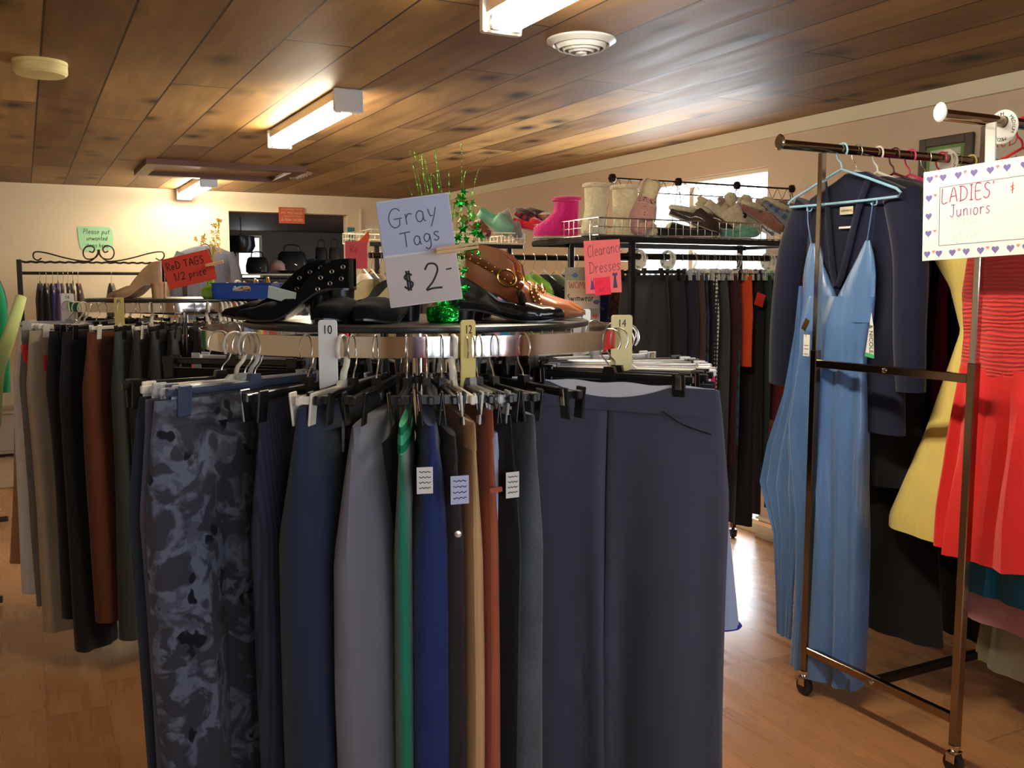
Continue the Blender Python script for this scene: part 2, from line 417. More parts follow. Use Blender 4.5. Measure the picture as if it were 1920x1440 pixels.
# ---------------------------------------------------------------- lettering
G = {
 'G': (.72, [[(.66, .85), (.5, 1), (.25, .95), (.06, .6), (.1, .2), (.3, 0), (.55, .1), (.6, .42)], [(.3, .45), (.72, .47)]]),
 'T': (.7, [[(0, .95), (.7, 1)], [(.36, .97), (.36, .02)]]),
 'C': (.6, [[(.55, .85), (.4, 1), (.15, .85), (.05, .45), (.15, .08), (.38, 0), (.55, .12)]]),
 'D': (.65, [[(.1, 0), (.12, 1)], [(0, .98), (.35, .95), (.62, .6), (.5, .15), (.02, 0)]]),
 'R': (.62, [[(.08, 0), (.1, 1)], [(0, .95), (.4, 1), (.52, .78), (.38, .56), (.12, .5)], [(.2, .5), (.58, 0)]]),
 'E': (.5, [[(.45, 1), (.05, .97), (.05, .02), (.48, .0)], [(.05, .52), (.4, .54)]]),
 'A': (.62, [[(0, 0), (.32, 1), (.6, 0)], [(.12, .38), (.5, .4)]]),
 'L': (.5, [[(.06, 1), (.05, .02), (.48, .03)]]),
 'I': (.3, [[(.15, 1), (.15, 0)], [(.02, 1), (.28, 1)], [(.02, 0), (.28, 0)]]),
 'S': (.5, [[(.46, .88), (.28, 1), (.08, .82), (.2, .58), (.42, .4), (.38, .1), (.15, 0), (.0, .14)]]),
 'J': (.5, [[(.1, 1), (.5, 1)], [(.34, 1), (.34, .2), (.2, 0), (.02, .15)]]),
 'W': (.8, [[(0, 1), (.18, 0), (.38, .7), (.58, 0), (.8, 1)]]), 'M': (.75, [[(0, 0), (.12, 1), (.36, .3), (.6, 1), (.72, 0)]]),
 'N': (.6, [[(.02, 0), (.05, 1), (.52, 0), (.55, 1)]]), 'O': (.6, [[(.3, 1), (.05, .8), (.03, .3), (.25, 0), (.5, .1), (.57, .6), (.3, 1)]]),
 'F': (.5, [[(.06, 0), (.06, 1), (.46, 1)], [(.06, .52), (.38, .53)]]), 'P': (.5, [[(.06, 0), (.06, 1)], [(0, .97), (.35, 1), (.48, .75), (.3, .5), (.06, .46)]]),
 'a': (.5, [[(.4, .5), (.2, .58), (.04, .35), (.1, .05), (.28, .02), (.4, .25), (.4, .52)], [(.4, .5), (.42, .1), (.5, 0)]]),
 'r': (.42, [[(.06, .58), (.08, 0)], [(.08, .35), (.2, .55), (.4, .52)]]),
 'y': (.48, [[(.03, .56), (.12, .2), (.25, .18)], [(.44, .6), (.3, .1), (.1, -.4)]]),
 'g': (.5, [[(.4, .5), (.18, .58), (.04, .32), (.16, .06), (.36, .2), (.42, .52)], [(.42, .5), (.44, -.15), (.28, -.42), (.08, -.3)]]),
 's': (.4, [[(.36, .5), (.2, .58), (.06, .45), (.2, .3), (.34, .16), (.2, 0), (.02, .08)]]),
 'l': (.22, [[(.08, 1), (.08, .1), (.18, 0)]]), 'e': (.46, [[(.04, .3), (.38, .34), (.34, .55), (.18, .58), (.04, .3), (.14, .02), (.4, .08)]]),
 'n': (.5, [[(.06, .58), (.07, 0)], [(.07, .38), (.22, .56), (.38, .5), (.42, 0)]]), 'c': (.42, [[(.38, .48), (.22, .58), (.05, .3), (.16, .02), (.38, .06)]]),
 'p': (.48, [[(.06, .58), (.05, -.4)], [(.06, .4), (.22, .58), (.42, .36), (.26, .04), (.06, .1)]]), 'i': (.2, [[(.1, .55), (.1, .02)], [(.1, .78), (.12, .82)]]),
 't': (.36, [[(.16, .9), (.16, .1), (.3, 0)], [(.0, .6), (.34, .62)]]), 'u': (.5, [[(.04, .56), (.06, .12), (.22, 0), (.4, .2)], [(.42, .58), (.43, 0)]]),
 'o': (.46, [[(.22, .58), (.04, .4), (.08, .06), (.26, 0), (.4, .2), (.38, .48), (.22, .58)]]), 'w': (.66, [[(.02, .56), (.14, .02), (.3, .45), (.46, .02), (.62, .56)]]),
 'm': (.7, [[(.05, .58), (.06, 0)], [(.06, .4), (.2, .57), (.32, .45), (.33, 0)], [(.33, .4), (.47, .57), (.6, .45), (.62, 0)]]),
 'h': (.48, [[(.06, 1), (.06, 0)], [(.06, .36), (.22, .55), (.38, .45), (.42, 0)]]), 'd': (.5, [[(.4, .5), (.2, .58), (.04, .3), (.16, .02), (.4, .2)], [(.42, 1), (.43, 0)]]),
 '2': (.6, [[(.05, .78), (.2, .98), (.45, .95), (.52, .72), (.3, .32), (.02, .03), (.25, .06), (.62, .05)]]),
 '$': (.6, [[(.52, .8), (.3, .9), (.08, .72), (.25, .52), (.5, .36), (.42, .12), (.18, .06), (.02, .2)], [(.22, 1.08), (.22, -.08)], [(.36, 1.08), (.36, -.08)]]),
 '1': (.3, [[(.02, .8), (.16, 1), (.16, 0)]]), '/': (.4, [[(.36, 1), (.04, 0)]]), '-': (.4, [[(.05, .5), (.36, .52)]]),
 "'": (.18, [[(.1, 1.05), (.06, .85)]]), '&': (.5, [[(.3, 1.05), (.25, -.05)], [(.45, .7), (.1, .62), (.4, .4), (.08, .25)]]), '%': (.6, [[(.5, 1), (.05, 0)]]),
 'v': (.45, [[(.02, .56), (.2, 0), (.42, .58)]]), 'f': (.35, [[(.34, .95), (.2, 1), (.14, .8), (.14, 0)], [(0, .56), (.3, .57)]]), 'k': (.45, [[(.06, 1), (.06, 0)], [(.38, .58), (.1, .28), (.4, 0)]]), 'b': (.48, [[(.06, 1), (.06, 0)], [(.06, .4), (.24, .58), (.42, .3), (.24, 0), (.06, .1)]]),
}
def scrawl(mb, txt, x0, z0, h, width, slant=0.0, gap=0.14, y=-0.0006, rise=0.0, xs=1.0):
    """handwriting on the local XZ plane facing -Y, as thin raised marker strokes; returns the end x"""
    x = x0
    for ch in txt:
        if ch == ' ': x += h * 0.42 * xs; continue
        w, strokes = G[ch]
        for st in strokes:
            pts = []
            for (a, b) in st: pts.append(((x + (a * h + slant * b * h) * xs), 0, z0 + b * h + (x - x0) * rise))
            cur = catmull(pts, 5) if len(pts) > 2 else [Vector(p) for p in pts]
            L = []; R_ = []
            for i, p in enumerate(cur):
                t = (cur[min(i + 1, len(cur) - 1)] - cur[max(i - 1, 0)])
                if t.length < 1e-9: t = Vector((1, 0, 0))
                t.normalize(); nrm = Vector((-t.z, 0, t.x)) * width / 2
                L.append(Vector((p.x + nrm.x, y, p.z + nrm.z))); R_.append(Vector((p.x - nrm.x, y, p.z - nrm.z)))
            mb.add(L + R_, [(i, i + 1, len(L) + i + 1, len(L) + i) for i in range(len(L) - 1)])
        x += (w + gap) * h * xs
    return x
def text_mesh(txt, size, align='CENTER'):
    cu = bpy.data.curves.new('t', 'FONT'); cu.body = txt; cu.size = size; cu.align_x = align; cu.align_y = 'CENTER'; cu.extrude = 0.0003
    o = bpy.data.objects.new('t', cu); link(o)
    bpy.context.view_layer.update()
    me = bpy.data.meshes.new_from_object(o.evaluated_get(bpy.context.evaluated_depsgraph_get()))
    vs = [v.co.copy() for v in me.vertices]; fs = [list(p.vertices) for p in me.polygons]
    bpy.data.objects.remove(o); bpy.data.curves.remove(cu); bpy.data.meshes.remove(me)
    return vs, fs
def add_text(mb, txt, size, Mx):
    """printed lettering; Mx places the text's XY plane"""
    vs, fs = text_mesh(txt, size); mb.add(vs, fs, Mx)
def TXZ(x=0, y=0, z=0, roll=0.0, sx=1.0):
    """text upright on the local XZ plane, read from -Y"""
    return Matrix.Translation((x, y, z)) @ Matrix.Rotation(roll, 4, 'Y') @ Matrix.Rotation(math.pi / 2, 4, 'X') @ Matrix.Scale(sx, 4, (1, 0, 0))
# ---------------------------------------------------------------- the room
XL_, YR_ = -2.4, -2.5                           # left wall, wall behind the photographer
def struct(o): o['kind'] = 'structure'; return o
b = MB(); b.box(((XL_ + 4.6) / 2, (YR_ + 13.2) / 2, -0.05), (4.6 - XL_, 13.2 - YR_, 0.1)); struct(b.build('floor', M['floor'], smooth=False))
b = MB(); b.box(((XL_ + WX) / 2, (YR_ + WY + .15) / 2, CEIL + .04), (WX - XL_, WY + .15 - YR_, 0.08)); struct(b.build('ceiling', M['ceil'], smooth=False))
DY0, DY1, DZ = 4.13, 5.49, 2.10                 # glass door opening in the right wall
b = MB(); t = 0.12
b.box((WX + t / 2, (YR_ + DY0) / 2, CEIL / 2), (t, DY0 - YR_, CEIL)); b.box((WX + t / 2, (DY1 + WY) / 2, CEIL / 2), (t, WY - DY1, CEIL))
b.box((WX + t / 2, (DY0 + DY1) / 2, (DZ + CEIL) / 2), (t, DY1 - DY0, CEIL - DZ)); struct(b.build('wall_right', M['wall_pink'], smooth=False))
OX0, OX1, OZ = 1.77, 2.94, 2.14                 # opening in the back wall
b = MB(); t = 0.15
b.box(((XL_ + OX0) / 2, WY + t / 2, CEIL / 2), (OX0 - XL_, t, CEIL)); b.box(((OX1 + WX) / 2, WY + t / 2, CEIL / 2), (WX - OX1, t, CEIL))
b.box(((OX0 + OX1) / 2, WY + t / 2, (OZ + CEIL) / 2), (OX1 - OX0, t, CEIL - OZ)); struct(b.build('wall_back', M['wall'], smooth=False))
b = MB(); b.box((XL_ - .05, (YR_ + WY) / 2, CEIL / 2), (.1, WY - YR_, CEIL)); struct(b.build('wall_left', M['wall'], smooth=False))
b = MB(); y = YR_ - .06; wx0, wx1, wz0, wz1 = -0.9, 2.7, 0.75, 2.1
b.box(((XL_ + wx0) / 2, y, CEIL / 2), (wx0 - XL_, .12, CEIL)); b.box(((wx1 + WX) / 2, y, CEIL / 2), (WX - wx1, .12, CEIL))
b.box(((wx0 + wx1) / 2, y, wz0 / 2), (wx1 - wx0, .12, wz0)); b.box(((wx0 + wx1) / 2, y, (wz1 + CEIL) / 2), (wx1 - wx0, .12, CEIL - wz1))
struct(b.build('wall_rear', M['wall'], smooth=False))
w = empty('window_1', ((wx0 + wx1) / 2, y, (wz0 + wz1) / 2)); struct(w)
b = MB(); hw, hh = (wx1 - wx0) / 2, (wz1 - wz0) / 2
for s in (-1, 1): b.box((s * (hw - .025), 0, 0), (.05, .08, hh * 2)); b.box((0, 0, s * (hh - .025)), (hw * 2 - .1, .08, .05))
for s in (-.6, .6): b.box((s, 0, 0), (.05, .07, hh * 2 - .1))
b.build('window_frame', M['trim'], w, smooth=False)
MB().box((0, 0, 0), (hw * 2 - .1, .006, hh * 2 - .1)).build('window_pane', M['glass'], w, smooth=False)
d = empty('door_1', (WX + .06, (DY0 + DY1) / 2, 0)); struct(d)
b = MB(); hw = (DY1 - DY0) / 2
for s in (-1, 1): b.box((0, s * (hw - .012), DZ / 2), (.05, .024, DZ))
b.box((0, 0, DZ - .012), (.05, hw * 2 - .05, .024)); b.box((0, 0, .03), (.05, hw * 2 - .05, .06)); b.box((0, .05, DZ / 2), (.04, .04, DZ - .10))
b.build('door_frame', M['trim'], d, smooth=False)
MB().box((0, 0, (DZ + .06) / 2), (.008, hw * 2 - .06, DZ - .09)).build('door_pane', M['glass'], d, smooth=False)
MB().tube([(-.06, -.02, .95), (-.075, -.02, .97), (-.075, -.02, 1.13), (-.06, -.02, 1.15)], .008).build('door_handle', M['chrome'], d)
# trims
b = MB(); b.box((WX - .012, (YR_ + WY) / 2, CEIL - .035), (.024, WY - YR_, .07)); struct(b.build('trim_1', M['trim'], smooth=False))
b = MB(); b.box(((OX1 + .13), WY - .01, OZ / 2 + .03), (.014, .02, OZ + .06)); b.box((OX1 + .5, WY - .012, 1.02), (.62, .02, 2.04)); struct(b.build('trim_2', M['trim'], smooth=False))
b = MB(); b.box(((XL_ + OX0) / 2, WY - .01, .06), (OX0 - XL_, .02, .12)); struct(b.build('baseboard_back', M['trim'], smooth=False))
b = MB(); b.box((WX - .01, (YR_ + DY0) / 2, .06), (.02, DY0 - YR_, .12)); b.box((WX - .01, (DY1 + WY) / 2, .06), (.02, WY - DY1, .12)); struct(b.build('baseboard_right', M['trim'], smooth=False))
# the dark room beyond the opening
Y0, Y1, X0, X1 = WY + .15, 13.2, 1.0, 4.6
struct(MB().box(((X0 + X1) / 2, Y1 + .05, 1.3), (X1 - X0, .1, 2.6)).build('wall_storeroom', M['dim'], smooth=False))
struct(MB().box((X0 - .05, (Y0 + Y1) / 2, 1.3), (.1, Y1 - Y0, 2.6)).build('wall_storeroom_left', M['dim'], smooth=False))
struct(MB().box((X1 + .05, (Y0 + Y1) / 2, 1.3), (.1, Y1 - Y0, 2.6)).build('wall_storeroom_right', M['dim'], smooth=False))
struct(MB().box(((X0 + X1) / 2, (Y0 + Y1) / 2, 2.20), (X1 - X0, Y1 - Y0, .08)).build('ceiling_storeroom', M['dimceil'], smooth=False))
p0, p1 = at(447, 446, Y=Y1 - .02), at(487, 520, Y=Y1 - .02)
w = empty('window_2', ((p0.x + p1.x) / 2, Y1 - .015, (p0.z + p1.z) / 2)); struct(w)
hw, hh = abs(p1.x - p0.x) / 2, abs(p0.z - p1.z) / 2
MB().box((0, 0, 0), (hw * 2, .01, hh * 2)).build('daylit_pane', M['daylit'], w, smooth=False)
b = MB()
for s in (-1, 1): b.box((s * (hw + .02), -.005, 0), (.04, .03, hh * 2 + .08)); b.box((0, -.005, s * (hh + .02)), (hw * 2, .03, .04))
b.build('window_frame', M['trim'], w, smooth=False)

# ---------------------------------------------------------------- on the ceiling
def fixture(x, y0, y1, label):
    L = y1 - y0
    r = empty('fluorescent_light', (x, (y0 + y1) / 2, CEIL), 0, label, 'ceiling light', 'twin tube fluorescent lights')
    MB().box((0, 0, -.026), (.115, L, .052), bev=.006).build('housing', M['white'], r, smooth=False)
    for s in (-1, 1):
        e = MB(); e.box((0, s * (L / 2 + .004), -.051), (.135, .03, .102), bev=.004); e.build('end_cap', M['white'], r, smooth=False)
    for s in (-1, 1):
        MB().tube([(s * .036, -L / 2 + .03, -.078), (s * .036, L / 2 - .03, -.078)], .0165, 14).build('tube', M['tube'], r)
        for e in (-1, 1): MB().box((s * .036, e * (L / 2 - .033), -.078), (.03, .02, .045), bev=.003).build('lamp_holder', M['white'], r, smooth=False)
fixture(1.355, 1.47, 2.72, 'fluorescent light cut off by the top edge of the photo, beside the round air vent')
fixture(1.34, 4.24, 5.53, 'middle fluorescent light with two glowing tubes, out in the open ceiling')
fixture(1.36, 8.0, 9.28, 'farthest fluorescent light, meeting the back wall')
def vent(loc, R, label, mat):
    r = empty('air_vent', loc, 0, label, 'ceiling vent')
    MB().lathe([(R, 0), (R, -.006), (R * .82, -.02), (R * .78, -.014), (R * .78, 0)], 48, caps=False).build('outer_rim', mat, r)
    for i, k in enumerate((.66, .5, .34)):
        MB().lathe([(R * (k + .07), -.006), (R * (k + .08), -.014 - .006 * i), (R * k, -.034 - .006 * i), (R * (k - .02), -.03 - .006 * i), (R * (k + .03), -.006)], 40, caps=False).build('cone_ring', mat, r)
    MB().lathe([(.002, -.004), (R * .2, -.012), (R * .16, -.05), (.004, -.056)], 32).build('centre_cone', mat, r)
    MB().lathe([(R * .8, -.001), (R * .8, -.004)], 32).build('duct', plain('duct_dark', (70, 66, 60), .6), r)
vent((1.825, 3.02, CEIL), .125, 'round white air vent with ring louvres beside the nearest light', M['white'])
vent((1.95, 7.55, CEIL), .13, 'small round grey air vent beside the wooden hatch frame', plain('aged_vent', (150, 132, 100), .5))
r = empty('smoke_alarm', (.10, 4.28, CEIL), 0, 'round yellowed smoke alarm on the ceiling at upper left', 'smoke alarm')
cm = plain('yellowed_plastic', (226, 206, 136), .5)
MB().lathe([(.1, 0), (.1, -.012), (.096, -.014)], 40).build('base', cm, r)
MB().lathe([(.097, -.014), (.099, -.02), (.099, -.042), (.09, -.052), (.02, -.056), (.003, -.056)], 40).build('cover', cm, r)
hx0, hx1, hy0, hy1 = .80, 1.93, 7.15, 7.98
r = empty('attic_hatch', ((hx0 + hx1) / 2, (hy0 + hy1) / 2, CEIL), 0, 'rectangular attic hatch framed in dark brown boards', 'ceiling hatch')
b = MB(); hx, hy = (hx1 - hx0) / 2, (hy1 - hy0) / 2
for s in (-1, 1): b.box((s * (hx - .045), 0, -.02), (.09, hy * 2, .04)); b.box((0, s * (hy - .045), -.02), (hx * 2 - .18, .09, .04))
b.build('frame', plain('stained_wood', (92, 54, 28), .5), r, smooth=False)
MB().box((0, 0, -.004), (hx * 2 - .18, hy * 2 - .18, .008)).build('panel', plain('hatch_panel', (140, 110, 70), .6), r, smooth=False)

# ---------------------------------------------------------------- signs on the walls
def sign(name, label, cat, loc, rot, w, h, mat, t=.002, poly=None, group=None):
    r = empty(name, loc, rot, label, cat, group)
    if poly: MB().prism(poly, t).build('board', mat, r, smooth=False)
    else: MB().box((0, 0, 0), (w, t, h)).build('board', mat, r, smooth=False)
    return r
r = sign('paper_sign', 'small green paper sign with notched corners on the back wall', 'sign', (.596, WY - .004, 1.85), 0, .29, .22, M['white'],
         poly=[(-.145, .095), (-.13, .11), (.115, .112), (.14, .085), (.148, .02), (.14, -.09), (-.09, -.115), (-.13, -.08), (-.14, 0)])
r.children[0].data.materials[0] = plain('pale_green_paper', (158, 206, 160), .8)
b = MB(); scrawl(b, 'Please put', -.10, .045, .042, .004, .15, xs=.95); scrawl(b, 'unwanted', -.075, -.012, .038, .004, .15, xs=.9); scrawl(b, 'items here', -.085, -.075, .038, .004, .15, xs=.9)
b.M = Matrix.Translation((0, -.0015, 0)); b.v = [v + Vector((0, -.0015, 0)) for v in b.v]; b.build('lettering', M['ink'], r, smooth=False)
r = sign('printed_sign', 'small orange and red slogan sign above the dark doorway', 'sign', (2.37, WY - .012, 2.115), 0, .25, .155, plain('orange_sign', (176, 78, 42), .6), .018)
b = MB()
for tx, z, s in (("I'VE LEARNED FROM", .056, .022), ('MY MISTAKES', .022, .034), ('I THINK I WILL MAKE', -.010, .018), ('A FEW MORE', -.045, .036)):
    add_text(b, tx, s, TXZ(0, -.0105, z, 0, 1.0))
b.build('lettering', plain('sign_print', (226, 170, 120), .6), r, smooth=False)
p = at(646, 440, Y=WY - .02)
r = sign('paper_note', 'small teal note taped to the doorway jamb', 'note', (OX1 + .03, WY - .006, 1.93), 0, .075, .17, plain('teal_paper', (54, 130, 132), .8))
b = MB(); scrawl(b, '4 u'.replace('4 ', 'T'), -.02, -.01, .03, .004); b.v = [v + Vector((0, -.0015, 0)) for v in b.v]; b.build('lettering', M['ink'], r, smooth=False)
# framed board on the right wall above the dresses
ya, yb = 3.11, 2.83
r = empty('framed_board', (WX - .012, (ya + yb) / 2, 1.96), -math.pi / 2, 'dark framed grey board edged in green on the right wall', 'framed sign')
hw, hh = (ya - yb) / 2, .145
b = MB()
for s in (-1, 1): b.box((s * (hw - .02), 0, 0), (.04, .022, hh * 2), bev=.004); b.box((0, 0, s * (hh - .02)), (hw * 2 - .08, .022, .04), bev=.004)
b.build('frame', plain('dark_frame', (58, 44, 26), .5), r, smooth=False)
MB().box((0, .002, 0), (hw * 2 - .08, .012, hh * 2 - .08)).build('green_border', plain('border_green', (98, 134, 62), .6), r, smooth=False)
MB().box((0, -.003, 0), (hw * 2 - .12, .008, hh * 2 - .11), bev=.003).build('panel', plain('board_grey', (186, 186, 168), .6), r, smooth=False)
r = sign('wall_sign', 'pale card with RED in red ink, right of the framed board', 'sign', (WX - .006, 2.60, 1.98), -math.pi / 2, .38, .26, plain('greyed_card', (196, 186, 168), .7))
b = MB(); scrawl(b, 'ReD', -.15, .045, .060, .005, y=-.002); scrawl(b, 'TAG', -.10, -.06, .060, .005, y=-.002); b.build('lettering', plain('red_ink', (190, 60, 50), .6), r, smooth=False)
# ---------------------------------------------------------------- hangers
HOOK = [(0, 0, -.064), (-.004, 0, -.046), (-.018, 0, -.030), (-.0245, 0, -.006), (-.018, 0, .013), (0, 0, .0205), (.016, 0, .014), (.0225, 0, -.004), (.018, 0, -.018)]
_hc = {}
def hanger(kind, w, loc, rz, label, group=None, tilt=0.0):
    """clip or shirt hanger whose hook rests on a rail centred at loc; hangs in the local XZ plane"""
    key = (kind, w)
    if key in _hc: r = copy_tree(_hc[key])
    else:
        r = empty('clothes_hanger', (0, 0, 0)); _hc[key] = r
        base, _, col = kind.partition(':')
        cm = {'black': M['black'], 'clear': M['clear'], 'frost': M['frost'], 'blue': M['bluegrey'], 'white': M['white']}.get(col)
        if cm is None: cm = plain('plastic_' + col, {'lightblue': (150, 196, 226), 'red': (196, 36, 44), 'pink': (214, 60, 110), 'yellow': (226, 206, 120), 'maroon': (90, 26, 40), 'tan': (200, 160, 110), 'green': (110, 190, 150)}[col], .35)
        if base in ('clip', 'wide'):
            if base == 'clip':
                MB().tube(catmull(HOOK, 5), .0014, 8).build('hook', M['wire'], r)
                MB().prism([(-.017, -.078), (.017, -.078), (.010, -.052), (-.010, -.052)], .012).build('neck', cm, r, smooth=False)
            else:
                pts = [(0, 0, -.074)] + HOOK[1:]
                MB().tube(catmull(pts, 5), [.007 - .003 * min(1, i / 30) for i in range(len(catmull(pts, 5)))], 8, flat=.45).build('hook', cm, r)
                MB().prism([(-.04, -.078), (.04, -.078), (.012, -.056), (-.012, -.056)], .008).build('neck', cm, r, smooth=False)
            h = w / 2
            b = MB(); b.box((0, 0, -.070), (w, .009, .014), bev=.002); b.box((0, 0, -.070), (w - .02, .013, .004)); b.build('bar', cm, r, smooth=False)
            for s in (-1, 1):
                x = s * (h - .024)
                b = MB(); b.box((x, -.015, -.084), (.026, .004, .052), rot=(.10, 0, 0), bev=.0015); b.box((x, .015, -.084), (.026, .004, .052), rot=(-.10, 0, 0), bev=.0015); b.box((x, 0, -.070), (.020, .030, .012))
                c = b.build('clip', cm, r, smooth=False)
                MB().box((x, -.0185, -.074), (.012, .004, .028), rot=(.1, 0, 0), bev=.001).build('spring', M['chrome'], c, smooth=False)
        else:
            MB().tube(catmull(HOOK[:1] + HOOK[1:], 5), .0032 if base == 'tube' else .0014, 8).build('hook', cm if base == 'tube' else M['wire'], r)
            h = w / 2; pts = [(0, 0, -.066), (h * .45, 0, -.105), (h * .93, 0, -.150), (h, 0, -.164), (h * .96, 0, -.176), (h * .4, 0, -.178), (-h * .4, 0, -.178), (-h * .96, 0, -.176), (-h, 0, -.164), (-h * .93, 0, -.150), (-h * .45, 0, -.105)]
            b = MB(); b.tube(pts, .0046, 8, close=True, up=(0, 1, 0)); b.build('shoulders', cm, r)
            for s in (-1, 1): MB().tube(catmull([(s * h * .62, 0, -.178), (s * h * .62, 0, -.194), (s * h * .55, 0, -.196), (s * h * .53, 0, -.188)], 3), .002, 6).build('strap_hook', cm, r)
    r.location = loc; r.rotation_euler = (0, tilt, rz)
    tag(r, label, 'hanger')
    if group: r['group'] = group
    elif 'group' in r: del r['group']
    return r

# ---------------------------------------------------------------- cloth
def cloth_loft(mb, rows, n=30, m=26, e=2.5, fold=.006, freq=2.2, seed=0, tex=1.0, cap=True, edge=.004):
    """rows (t, z, cx, cy, halfwidth, halfthickness) -> draped closed surface"""
    rnd = random.Random(seed); p1, p2, p3 = (rnd.uniform(0, 6.28) for _ in range(3))
    R = []
    for k in range(m):
        t = k / (m - 1)
        i = 0
        while i < len(rows) - 2 and t > rows[i + 1][0]: i += 1
        a, c = rows[i], rows[i + 1]
        s = (t - a[0]) / max(1e-6, c[0] - a[0]); s = min(1, max(0, s)); s2 = s * s * (3 - 2 * s) * .5 + s * .5
        z, cx, cy, hw, ht = (lerp(a[j], c[j], s2) for j in range(1, 6))
        ring = []
        amp = fold * min(1, t * 2.2 + .12)
        for q in range(n):
            ang = 2 * math.pi * q / n
            cs, sn = math.cos(ang), math.sin(ang)
            xn = math.copysign(abs(cs) ** (2 / e), cs); yn = math.copysign(abs(sn) ** (2 / e), sn)
            f1 = math.sin(freq * math.pi * xn + p1 + 1.3 * t) * .62 + math.sin(freq * 2.3 * math.pi * xn + p2 - 2.0 * t) * .38
            f2 = math.sin(freq * 1.6 * math.pi * xn + p3 + (0 if sn > 0 else 2.2) + .7 * t)
            x = cx + hw * xn + edge * math.sin(5 * t + p2) * (1 if cs > 0 else .6)
            y = cy + ht * yn + amp * f1 + amp * .55 * f2 * (1 if sn > 0 else -1) * abs(yn)
            ring.append((x, y, z))
        R.append(ring)
    mb.rings(R, cap0=cap, cap1=True)

def price_tag(parent, loc, rot, w=.036, h=.056, mat=None, lines=4):
    w *= .68; h *= .72
    r = MB().box((0, 0, 0), (w, .0012, h), bev=.0004).build('price_tag', mat or plain('tag_card', (214, 212, 206), .7), parent, smooth=False, loc=loc, rot=rot)
    b = MB()
    for i in range(lines):
        z = h * (.32 - .2 * i)
        pts = [(-w * .36 + w * .72 * k / 9, -.0012, z + h * .03 * math.sin(k * 2.1 + i)) for k in range(10)]
        b.tube(pts, .0006, 4)
    b.build('handwriting', M['ink'], r, smooth=False)
    return r

def trousers(label, mat, loc, rz, W=.40, L=1.02, T=.06, Tb=None, hip=.025, flare=.0, gap=.02, seed=1, top=-.086, fold=.006, freq=1.6, band=True, bandmat=None, cat='trousers', name='trousers', group=None, tilt=0, crotch=.29, cx=0, e=2.4, loops=0, lean=0.0):
    Tb = Tb or T; h = W / 2
    mb = MB()
    for s in (-1, 1):
        rows = []
        for t, kx, kt in ((0, 0, .28), (.05, .35, .5), (.18, 1, 1), (.3, .8, 1), (.6, .35, .96), (1, 0, 1)):
            xo = h + hip * kx + flare * t
            xi = -.002 if t < crotch else gap * min(1, (t - crotch) / .2)
            if t >= 1: xi = gap * 1.2
            tt = lerp(T, Tb, t) * kt
            rows.append((t, top - t * L, cx + s * (xo + xi) / 2, lean * t, (xo - xi) / 2, tt / 2))
        cloth_loft(mb, rows, n=26, m=26, e=e, fold=fold, freq=freq * .55, seed=seed * 7 + s)
    o = mb.build(name, mat, None)
    o.location = loc; o.rotation_euler = (0, tilt, rz)
    tag(o, label, cat, group)
    if band:
        b = MB(); rows = [(0, top + .004, cx, 0, h + .003, T * .15 + .002), (1, top - .038, cx, 0, h + .006, T * .26 + .003)]
        cloth_loft(b, rows, n=30, m=5, e=e, fold=.001, edge=0)
        b.build('waistband', bandmat or mat, o)
    for k in range(loops):
        x = lerp(-h * .7, h * .7, k / max(1, loops - 1))
        MB().box((cx + x, -T * .33 - .006, top - .018), (.010, .003, .05), bev=.001).build('belt_loop', mat, o, smooth=False)
    return o

def garment(name, cat, label, mat, loc, rz, rows, fold=.01, freq=2.0, seed=1, n=40, m=34, e=2.3, group=None, tilt=0, edge=.006):
    """dress, skirt, shirt body: rows (z, cx, halfwidth, halfthickness) from the top down"""
    z0, z1 = rows[0][0], rows[-1][0]
    rr = [((z0 - r[0]) / (z0 - z1), r[0], r[1], 0, r[2], r[3]) for r in rows]
    mb = MB(); cloth_loft(mb, rr, n=n, m=m, e=e, fold=fold, freq=freq, seed=seed, edge=edge)
    o = mb.build(name, mat, None); o.location = loc; o.rotation_euler = (0, tilt, rz)
    return tag(o, label, cat, group)

def sleeve(parent, pts, r0, r1, mat, name='sleeve'):
    c = catmull(pts, 5); n = len(c)
    return MB().tube(c, [lerp(r0, r1, i / (n - 1)) for i in range(n)], 14, flat=.62, up=(0, 1, 0)).build(name, mat, parent)

def shoulders_rows(w, L, t=.05, waist=.8, hem=1.0):
    h = w / 2
    return [(-.085, 0, h * .22, t * .3), (-.105, 0, h * .55, t * .4), (-.15, 0, h * .98, t * .5), (-.22, 0, h * .94, t * .65), (-.15 - L * .42, 0, h * waist, t * .6), (-.15 - L, 0, h * hem, t * .7)]

def divider(txt, loc, rz, label, mat=None, w=.034, h=.118, up=.046, slot=False):
    loc = Vector(loc) + Vector((math.sin(rz), -math.cos(rz), 0)) * .006
    """flat size divider standing on a ring rail, read from local -Y"""
    r = empty('size_divider', loc, rz, label, 'size divider')
    b = MB(); z1 = up; z0 = up - h; n = 5
    def rc(cx, cz, a0, rr): return [(cx + rr * math.cos(a0 + k * math.pi / 2 / n), cz + rr * math.sin(a0 + k * math.pi / 2 / n)) for k in range(n + 1)]
    q = .006; hw = w / 2
    poly = rc(hw - q, z1 - q, 0, q) + rc(-hw + q, z1 - q, math.pi / 2, q) + rc(-hw + .002, z0 + .002, math.pi, .002)
    if slot: poly += [(-.004, z0), (-.004, .0175), (.006, .0175), (.006, z0 + .01)]
    poly += rc(hw - .002, z0 + .012, -math.pi / 2, .002)
    b.prism(poly, .0026); b.build('plate', mat or M['white'], r, smooth=False)
    b = MB(); add_text(b, txt, .021, TXZ(0, -.0016, up - .017, 0, .86)); b.build('number', M['ink'], r, smooth=False)
    return r

